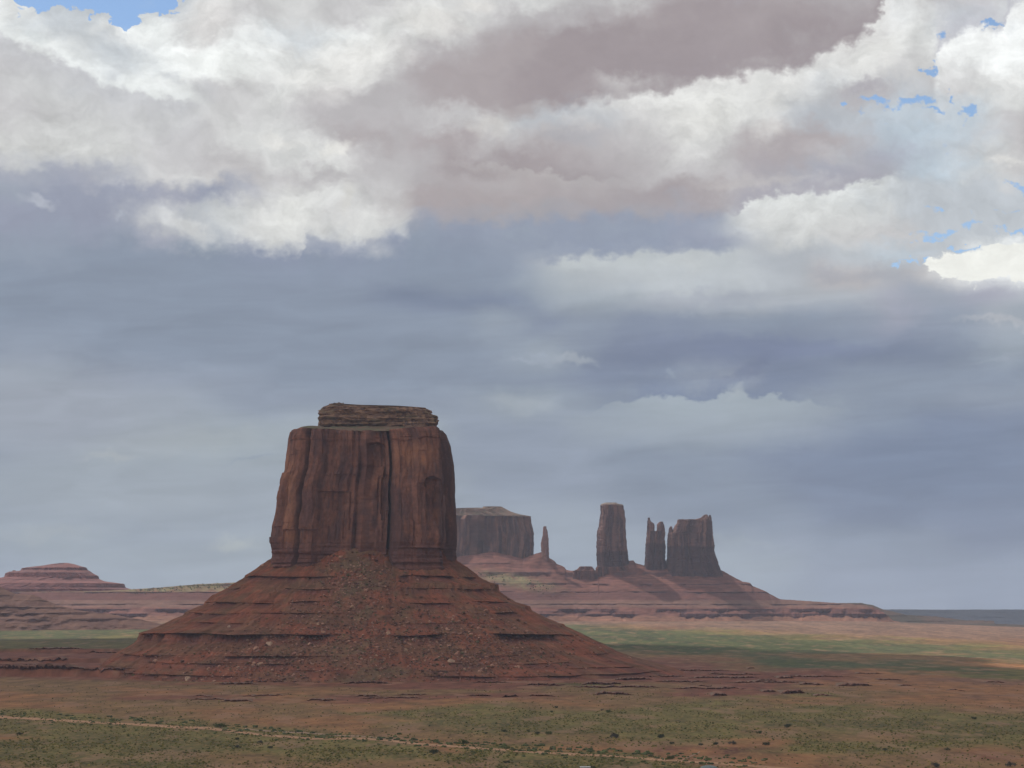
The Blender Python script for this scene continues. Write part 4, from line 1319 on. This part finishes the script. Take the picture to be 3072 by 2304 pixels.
CROWN = {'d': [crown_mesh(k, M_leaf) for k in range(3)], 'g': [crown_mesh(3 + k, M_greyleaf) for k in range(2)], 'v': [crown_mesh(6 + k, M_green) for k in range(2)]}
TRUNK = [trunk_mesh(k) for k in range(2)]
SHR = [
    (59, 2205, 15, 'd', "dark round juniper near the left edge, below the dirt track"),
    (330, 2174, 10, 'd', "small dark juniper standing on the dirt track, leftmost one touching it"),
    (589, 2190, 9, 'g', "small grey brown bush in the middle of the dirt track"),
    (661, 2184, 26, 'v', "wide low green bush just above the dirt track in the left half"),
    (711, 2219, 13, 'd', "dark upright juniper just below the track, leftmost of a group of four"),
    (781, 2230, 13, 'g', "pale grey bush between two dark junipers below the track"),
    (713, 2244, 15, 'g', "grey bush under the leftmost juniper of the group of four"),
    (810, 2245, 14, 'd', "dark juniper in the bright green patch, rightmost of the group of four"),
    (1302, 2262, 25, 'd', "largest dark juniper of the foreground, alone below the dirt track"),
    (1519, 2290, 15, 'd', "dark juniper near the bottom edge, right of the largest one"),
    (1392, 2232, 22, 'v', "green bush above the dirt track, above and right of the largest juniper"),
    (1457, 2202, 10, 'd', "leftmost small dark shrub of the row of five above the track"),
    (1513, 2196, 13, 'd', "second dark shrub from the left in the row of five above the track"),
    (1585, 2194, 10, 'd', "third dark shrub from the left, smallest in the row of five"),
    (1613, 2203, 14, 'd', "fourth dark shrub from the left in the row of five above the track"),
    (1646, 2204, 18, 'v', "rightmost and widest shrub of the row of five above the track"),
    (1669, 2124, 11, 'd', "upper of two far dark shrubs at the edge of the tan flat"),
    (1656, 2137, 9, 'd', "lower of two far dark shrubs at the edge of the tan flat"),
    (1806, 2132, 9, 'g', "left small shrub of a pair on the far green strip"),
    (1826, 2138, 15, 'v', "right wider shrub of a pair on the far green strip"),
    (1843, 2214, 26, 'g', "large grey brush dome right of the row of five shrubs"),
    (1983, 2214, 22, 'd', "broad dark shrub right of the large grey brush dome"),
    (2016, 2232, 13, 'd', "round dark shrub just below the broad one right of the grey dome"),
    (2011, 2279, 22, 'v', "green bush growing on the upper edge of the track near the bottom"),
    (1777, 2304, 12, 'd', "dark pointed juniper beside the white roof at the bottom edge"),
    (2103, 2236, 13, 'd', "leftmost small shrub of the row of four right of centre"),
    (2145, 2235, 16, 'd', "second dark shrub from the left in the row of four right of centre"),
    (2200, 2234, 17, 'g', "greyish shrub, third from the left in the row of four"),
    (2298, 2236, 19, 'd', "rightmost dark shrub of the row of four right of centre"),
    (2361, 2183, 20, 'd', "flat dark shrub on the dim green flat above the row of four"),
    (2279, 2201, 15, 'v', "low green shrub between the flat dark shrub and the row of four"),
    (2120, 2180, 8, 'd', "tiny dark shrub high on the dim flat above the row of four"),
    (2654, 2251, 12, 'd', "small dark shrub, left of two on the right-hand flat"),
    (2842, 2251, 13, 'd', "small dark shrub, right of two on the right-hand flat"),
    (2807, 2302, 24, 'g', "large dark grey bush at the bottom edge, lower right"),
    (3030, 2300, 22, 'g', "grey bush in the bottom right corner"),
    (2923, 2158, 14, 'd', "dark low shrub on the edge of the pink flat at the right"),
]
GS = "bushes and junipers dotted over the foreground flats"
for i, (x_, y_, w_, k_, lab) in enumerate(SHR):
    g_ = ground_hit(x_, y_)
    nm = {'d': "juniper", 'g': "grey_brush", 'v': "green_bush"}[k_]
    e = empty(nm, g_)
    e.rotation_euler = (0, 0, rng.uniform(0, 6))
    s = w_ * g_[1] / F / 1.75
    e.scale = (s, s, s * 1.0)
    tag(e, lab, {'d': "juniper", 'g': "bush", 'v': "bush"}[k_], GS)
    cr_ = bpy.data.objects.new("crown", CROWN[k_][i % len(CROWN[k_])]); COL.objects.link(cr_); cr_.parent = e
    tk = bpy.data.objects.new("trunk", TRUNK[i % 2]); COL.objects.link(tk); tk.parent = e


def blob_row(curve, n, w0, w1, cols, name, seed):
    rs = np.random.RandomState(seed)
    out = []
    for _ in range(n):
        x_ = rs.uniform(curve[0][0], curve[-1][0])
        y_ = np.interp(x_, [p[0] for p in curve], [p[1] for p in curve]) + rs.normal() * 6
        g_ = ground_hit(x_, y_)
        s = rs.uniform(w0, w1)
        for q in range(3):
            out.append(((g_[0] + rs.normal() * s * .6, g_[1] + rs.normal() * s * .6, g_[2]), s * rs.uniform(.5, .9)))
    tag(scatter(name, out, M_scrub, cols, jit=.25, flat=.7, seed=seed), kind='stuff')


# ------------------------------------------------------------------ dirt track
track = [(-200, 2146), (0, 2152), (114, 2157), (239, 2165), (318, 2169), (398, 2173), (522, 2181), (621, 2185), (721, 2197), (795, 2206), (934, 2216), (1090, 2216),
         (1171, 2223), (1247, 2232), (1370, 2240), (1427, 2245), (1593, 2256), (1641, 2259), (1845, 2269), (1949, 2278), (2050, 2284), (2145, 2290), (2291, 2301), (2500, 2318), (2900, 2350)]
blob_row([(0, 2144), (620, 2174), (1000, 2208), (1300, 2226), (1800, 2256), (2300, 2288)], 300, .7, 1.8, [(.085, .10, .038), (.11, .12, .045), (.06, .07, .03), (.13, .12, .06)], "bush_thicket", 71)
blob_row([(0, 2160), (620, 2194), (1000, 2224), (1300, 2244), (1800, 2276), (2300, 2306)], 110, .5, 1.4, [(.085, .10, .038), (.11, .12, .045), (.06, .07, .03)], "bush_thicket", 72)


def strip(pts, halfpx, n, name, colr, seed, lift):
    pxs = np.linspace(pts[0][0], pts[-1][0], n)
    pys_ = ipl(pxs, pts)
    rs = []
    cross = 9
    V = []
    for x_, y_ in zip(pxs, pys_):
        g_ = ground_hit(float(x_), float(y_))
        rs.append(g_)
    R = np.array(rs)
    hw = halfpx * R[:, 1] ** 2 / (CAMZ * F)
    hw = hw * (1 + .45 * fbm(pxs / 60, 0, o=4, seed=seed)); 
    off = np.linspace(-1, 1, cross)
    Y_ = R[:, 1][:, None] + hw[:, None] * off[None] + 1.5 * fbm(pxs / 40, 3, o=3, seed=seed + 1)[:, None]
    X_ = R[:, 0][:, None] * Y_ / R[:, 1][:, None]
    Z_ = ground_z(X_, Y_) + lift
    c = np.array(colr) * (1 + .22 * fbm(X_ / 6, Y_ / 14, o=4, seed=seed + 2))[..., None]
    V = np.stack([X_, Y_, Z_], -1)
    o = meshobj(name, V.reshape(-1, 3), gridfaces(n, cross), M_ground, None, c.reshape(-1, 3), smooth=True)
    return tag(o, kind='structure')


strip(track, 3.0, 900, "dirt_track", (.46, .25, .135), 801, .12)
strip([(735, 2186), (780, 2192), (850, 2196), (934, 2200), (1000, 2206), (1100, 2210), (1180, 2218)], 1.6, 160, "dirt_track", (.36, .23, .15), 811, .1)
strip([(2040, 2284), (2065, 2272), (2090, 2262), (2100, 2255)], 1.5, 40, "dirt_track", (.36, .22, .14), 821, .16)

# ------------------------------------------------------------------ broken rock ledges on the flats
LED = [(1880, 2060, 2030, 5), (1950, 2200, 2012, 4), (2050, 2300, 2034, 5), (2180, 2420, 2048, 5), (2000, 2250, 2066, 5), (2300, 2560, 2030, 4), (1700, 2000, 2062, 6), (2130, 2290, 2024, 4), (1960, 2120, 2046, 5), (-60, 260, 2007, 11), (-60, 240, 1982, 6), (80, 260, 1947, 5), (200, 520, 1958, 4), (250, 430, 2010, 5), (300, 620, 1976, 4), (-40, 200, 1996, 3), (430, 600, 1990, 4), (640, 780, 2053, 6), (690, 1010, 2046, 6), (1020, 1180, 2050, 7), (560, 690, 2099, 4), (580, 640, 2090, 4), (660, 760, 2104, 6), (720, 860, 2088, 4),
       (915, 1010, 2102, 6), (1060, 1150, 2090, 5), (1060, 1290, 2095, 4), (1180, 1290, 2085, 4), (1410, 1530, 2048, 5), (1570, 1700, 2056, 7), (1740, 1870, 2053, 9), (1840, 1960, 2040, 8),
       (1400, 1480, 2088, 6), (1500, 1560, 2092, 8), (1580, 1670, 2088, 6), (1770, 1900, 2083, 8), (1960, 2060, 2018, 6), (2090, 2140, 2059, 4), (2135, 2185, 2088, 9),
       (2285, 2330, 2076, 7), (2342, 2418, 2080, 12), (2330, 2385, 2035, 7), (2395, 2475, 2054, 6), (2510, 2620, 2057, 8), (2440, 2500, 2087, 5), (2700, 2740, 2058, 5), (2270, 2330, 2042, 5), (2240, 2268, 2006, 4), (2120, 2200, 2022, 4), (2620, 2720, 2040, 4), (2560, 2650, 2022, 3), (2840, 2900, 2072, 3), (2950, 3020, 2047, 4)]
for i, (x0_, x1_, y_, hpx) in enumerate(LED):
    n = max(12, int((x1_ - x0_) / 1.5))
    pxs = np.linspace(x0_, x1_, n)
    g0 = [ground_hit(float(q), y_ + 2.5 * float(fbm(q / 30, i, o=3, seed=830))) for q in pxs]
    R = np.array(g0)
    taper = np.clip(np.minimum(np.arange(n), np.arange(n)[::-1]) / (n * .22), .04, 1)
    h = hpx * R[:, 1] / F * taper * (.75 + .6 * fbm(pxs / 9, i * 2.0, o=3, seed=831))
    h = np.maximum(h, .1)
    Yv = R[:, 1] + 5 * fbm(pxs / 12, i * 1.3, o=4, seed=832)
    zb = ground_z(R[:, 0], Yv)
    V = []
    for (dy_, dz_) in ((.6, -.3), (.3, .25), (.5, .5), (-.5, .55), (-.3, .8), (-1.2, .84), (-.9, 1.0), (3, 1.06), (14, .75), (40, -.05)):
        jit = .5 * fbm(pxs / 4, dz_ * 3, o=2, seed=833 + i)
        V.append(np.stack([R[:, 0], Yv + dy_ * np.minimum(h, 3) * (1 if dy_ < 1 else .8) + jit, zb + dz_ * h], -1))
    V = np.array(V)
    c = mixc((.17, .07, .05), (.25, .12, .08), sst(V[..., 2] - zb[None], h[None] * .85, h[None] * 1.02))
    c[-2:] = c[-2:] * 0 + np.array([.22, .14, .09])
    o = meshobj("rock_ledge", V.reshape(-1, 3), gridfaces(len(V), n)[:, ::1], M_rock, None, c.reshape(-1, 3))
    tag(o, "low broken ledge of dark red rock on flats around great butte", "rock ledge", "low dark red rock ledges on the flats")

# ------------------------------------------------------------------ two small buildings cut by the bottom edge
M_white = plain_mat("white_painted_roof", (.62, .6, .56), (.7, .68, .64), .4, .5)
M_wall = plain_mat("tan_wall", (.3, .22, .16), (.36, .27, .2), .5)
M_teal = plain_mat("grey_green_roof", (.13, .16, .15), (.17, .2, .185), .6, .6)
M_glass = plain_mat("dark_glass", (.03, .035, .04), (.05, .055, .06), .5, .15)


def box(bm, x0, x1, y0, y1, z0, z1):
    vs = [bm.verts.new(p) for p in ((x0, y0, z0), (x1, y0, z0), (x1, y1, z0), (x0, y1, z0), (x0, y0, z1), (x1, y0, z1), (x1, y1, z1), (x0, y1, z1))]
    for f in ((0, 3, 2, 1), (4, 5, 6, 7), (0, 1, 5, 4), (1, 2, 6, 5), (2, 3, 7, 6), (3, 0, 4, 7)):
        bm.faces.new([vs[i] for i in f])


def part(name, fn, mat, parent):
    bm = bmesh.new(); fn(bm)
    bmesh.ops.bevel(bm, geom=bm.edges[:], offset=.03, segments=2, affect='EDGES') if len(bm.verts) < 40 else None
    me = bpy.data.meshes.new(name); bm.to_mesh(me); bm.free(); me.materials.append(mat)
    o = bpy.data.objects.new(name, me); COL.objects.link(o); o.parent = parent
    return o


# heights are set so that only the roofs show above the picture's bottom edge
Yb = 1118.0
xb, zb_ = at(1756, 2301, Yb)
h1 = float(zb_) - zg(float(xb), Yb)
cab = empty("white_roofed_cabin", (float(xb), Yb, zg(float(xb), Yb)))
tag(cab, "cabin with flat white roof cut off by the bottom edge", "cabin")
part("wall", lambda b: box(b, -2.3, 2.3, 0, 4, -.3, h1 - .22), M_wall, cab)
part("roof", lambda b: box(b, -2.7, 2.7, -.4, 4.4, h1 - .2, h1), M_white, cab)
part("door", lambda b: box(b, -.4, .5, -.06, .04, 0, min(2.0, h1 - .4)), M_teal, cab)
part("window", lambda b: box(b, 1.0, 1.8, -.05, .04, h1 * .45, h1 * .75), M_glass, cab)
xb, zb_ = at(2126, 2296, Yb)
h2 = float(zb_) - zg(float(xb), Yb)
hog = empty("round_hut", (float(xb), Yb, zg(float(xb), Yb)))
tag(hog, "round hut with domed grey green roof cut off by the bottom edge", "hut")


def octa(bm, rings):
    prev = None
    for (r, z) in rings:
        ring = [bm.verts.new((r * math.cos(j * math.pi / 8), r * math.sin(j * math.pi / 8), z)) for j in range(16)]
        if prev:
            for j in range(16): bm.faces.new((prev[j], prev[(j + 1) % 16], ring[(j + 1) % 16], ring[j]))
        prev = ring
    bm.faces.new(prev)


part("wall", lambda b: octa(b, ((4.0, -.3), (4.0, h2 - 1.25))), M_wall, hog)
part("roof", lambda b: octa(b, ((4.5, h2 - 1.4), (4.5, h2 - 1.2), (3.9, h2 - .7), (2.6, h2 - .25), (1.2, h2 - .04), (.2, h2))), M_teal, hog)
part("door", lambda b: box(b, -.5, .5, -4.12, -3.8, 0, min(1.9, h2 - 1.5)), M_white, hog)

# ------------------------------------------------------------------ cumulus overhead (above the picture) whose shade lies on the butte
Mc = bpy.data.materials.new("cloud_vapour"); Mc.use_nodes = True
t = NT(Mc.node_tree); Mc.node_tree.nodes.clear()
o_ = t.n('ShaderNodeOutputMaterial')
df = t.n('ShaderNodeBsdfDiffuse'); df.inputs[0].default_value = (.9, .9, .9, 1)
tl = t.n('ShaderNodeBsdfTranslucent'); tl.inputs[0].default_value = (.85, .86, .9, 1)
tr = t.n('ShaderNodeBsdfTransparent')
mx = t.n('ShaderNodeMixShader'); mx.inputs[0].default_value = .5
t.link(df.outputs[0], mx.inputs[1]); t.link(tl.outputs[0], mx.inputs[2])
mx2 = t.n('ShaderNodeMixShader')
aa = t.n('ShaderNodeAttribute', attribute_name='Col')
geo = t.n('ShaderNodeNewGeometry')
nn = t.noise(geo.outputs['Position'], .0035, 6, .6)
dd = t.m('ADD', aa.outputs['Fac'], t.m('MULTIPLY', t.m('SUBTRACT', nn.outputs[0], .5), .7))
t.link(t.smooth(dd, .15, .55), mx2.inputs[0])
t.link(tr.outputs[0], mx2.inputs[1]); t.link(mx.outputs[0], mx2.inputs[2])
t.link(mx2.outputs[0], o_.inputs[0])


def cloud(cx_, cy_, cz_, rx, ry, rz, seed, edge=.55, name="overhead_cloud"):
    """closed lumpy cumulus; cx,cy: where its shade should fall"""
    sx_ = cx_ + SUN.x / SUN.z * cz_; sy_ = cy_ + SUN.y / SUN.z * cz_
    nr, na_ = 60, 120
    ph = np.linspace(-math.pi / 2, math.pi / 2, nr)[:, None]; thh = np.linspace(0, 2 * math.pi, na_, endpoint=False)[None]
    ux_ = np.cos(ph) * np.cos(thh); uy_ = np.cos(ph) * np.sin(thh); uz_ = np.sin(ph) + 0 * thh
    lump = 1 + .22 * fbm(ux_ * 2.5, uy_ * 2.5, uz_ * 1.5, o=5, seed=seed)
    zt = np.where(uz_ > 0, uz_ * lump, uz_ * .25)
    V = np.stack([sx_ + rx * ux_ * lump, sy_ + ry * uy_ * lump, cz_ + rz * zt], -1)
    r = np.hypot(ux_, uy_)
    den = 1 - sst(r, edge, .98)
    o = meshobj(name, V.reshape(-1, 3), gridfaces(nr, na_, True), Mc, None, np.repeat(den.reshape(-1, 1), 3, 1), smooth=True)
    return tag(o, kind='structure')


cloud(-700, 2600, 2300, 1600, 2150, 240, 901, .7)

# ------------------------------------------------------------------ haze
bm = bmesh.new()
box(bm, -25000, 25000, -9000, 24000, -62, 470)
me = bpy.data.meshes.new("haze"); bm.to_mesh(me); bm.free()
Mh = bpy.data.materials.new("haze"); Mh.use_nodes = True
nt = Mh.node_tree; nt.nodes.clear()
oo = nt.nodes.new('ShaderNodeOutputMaterial'); pv = nt.nodes.new('ShaderNodeVolumePrincipled')
pv.inputs['Color'].default_value = (.68, .79, .98, 1)
pv.inputs['Density'].default_value = HAZE
pv.inputs['Anisotropy'].default_value = 0.0
nt.links.new(pv.outputs[0], oo.inputs['Volume'])
me.materials.append(Mh)
hz = bpy.data.objects.new("haze", me); COL.objects.link(hz); tag(hz, kind='stuff')
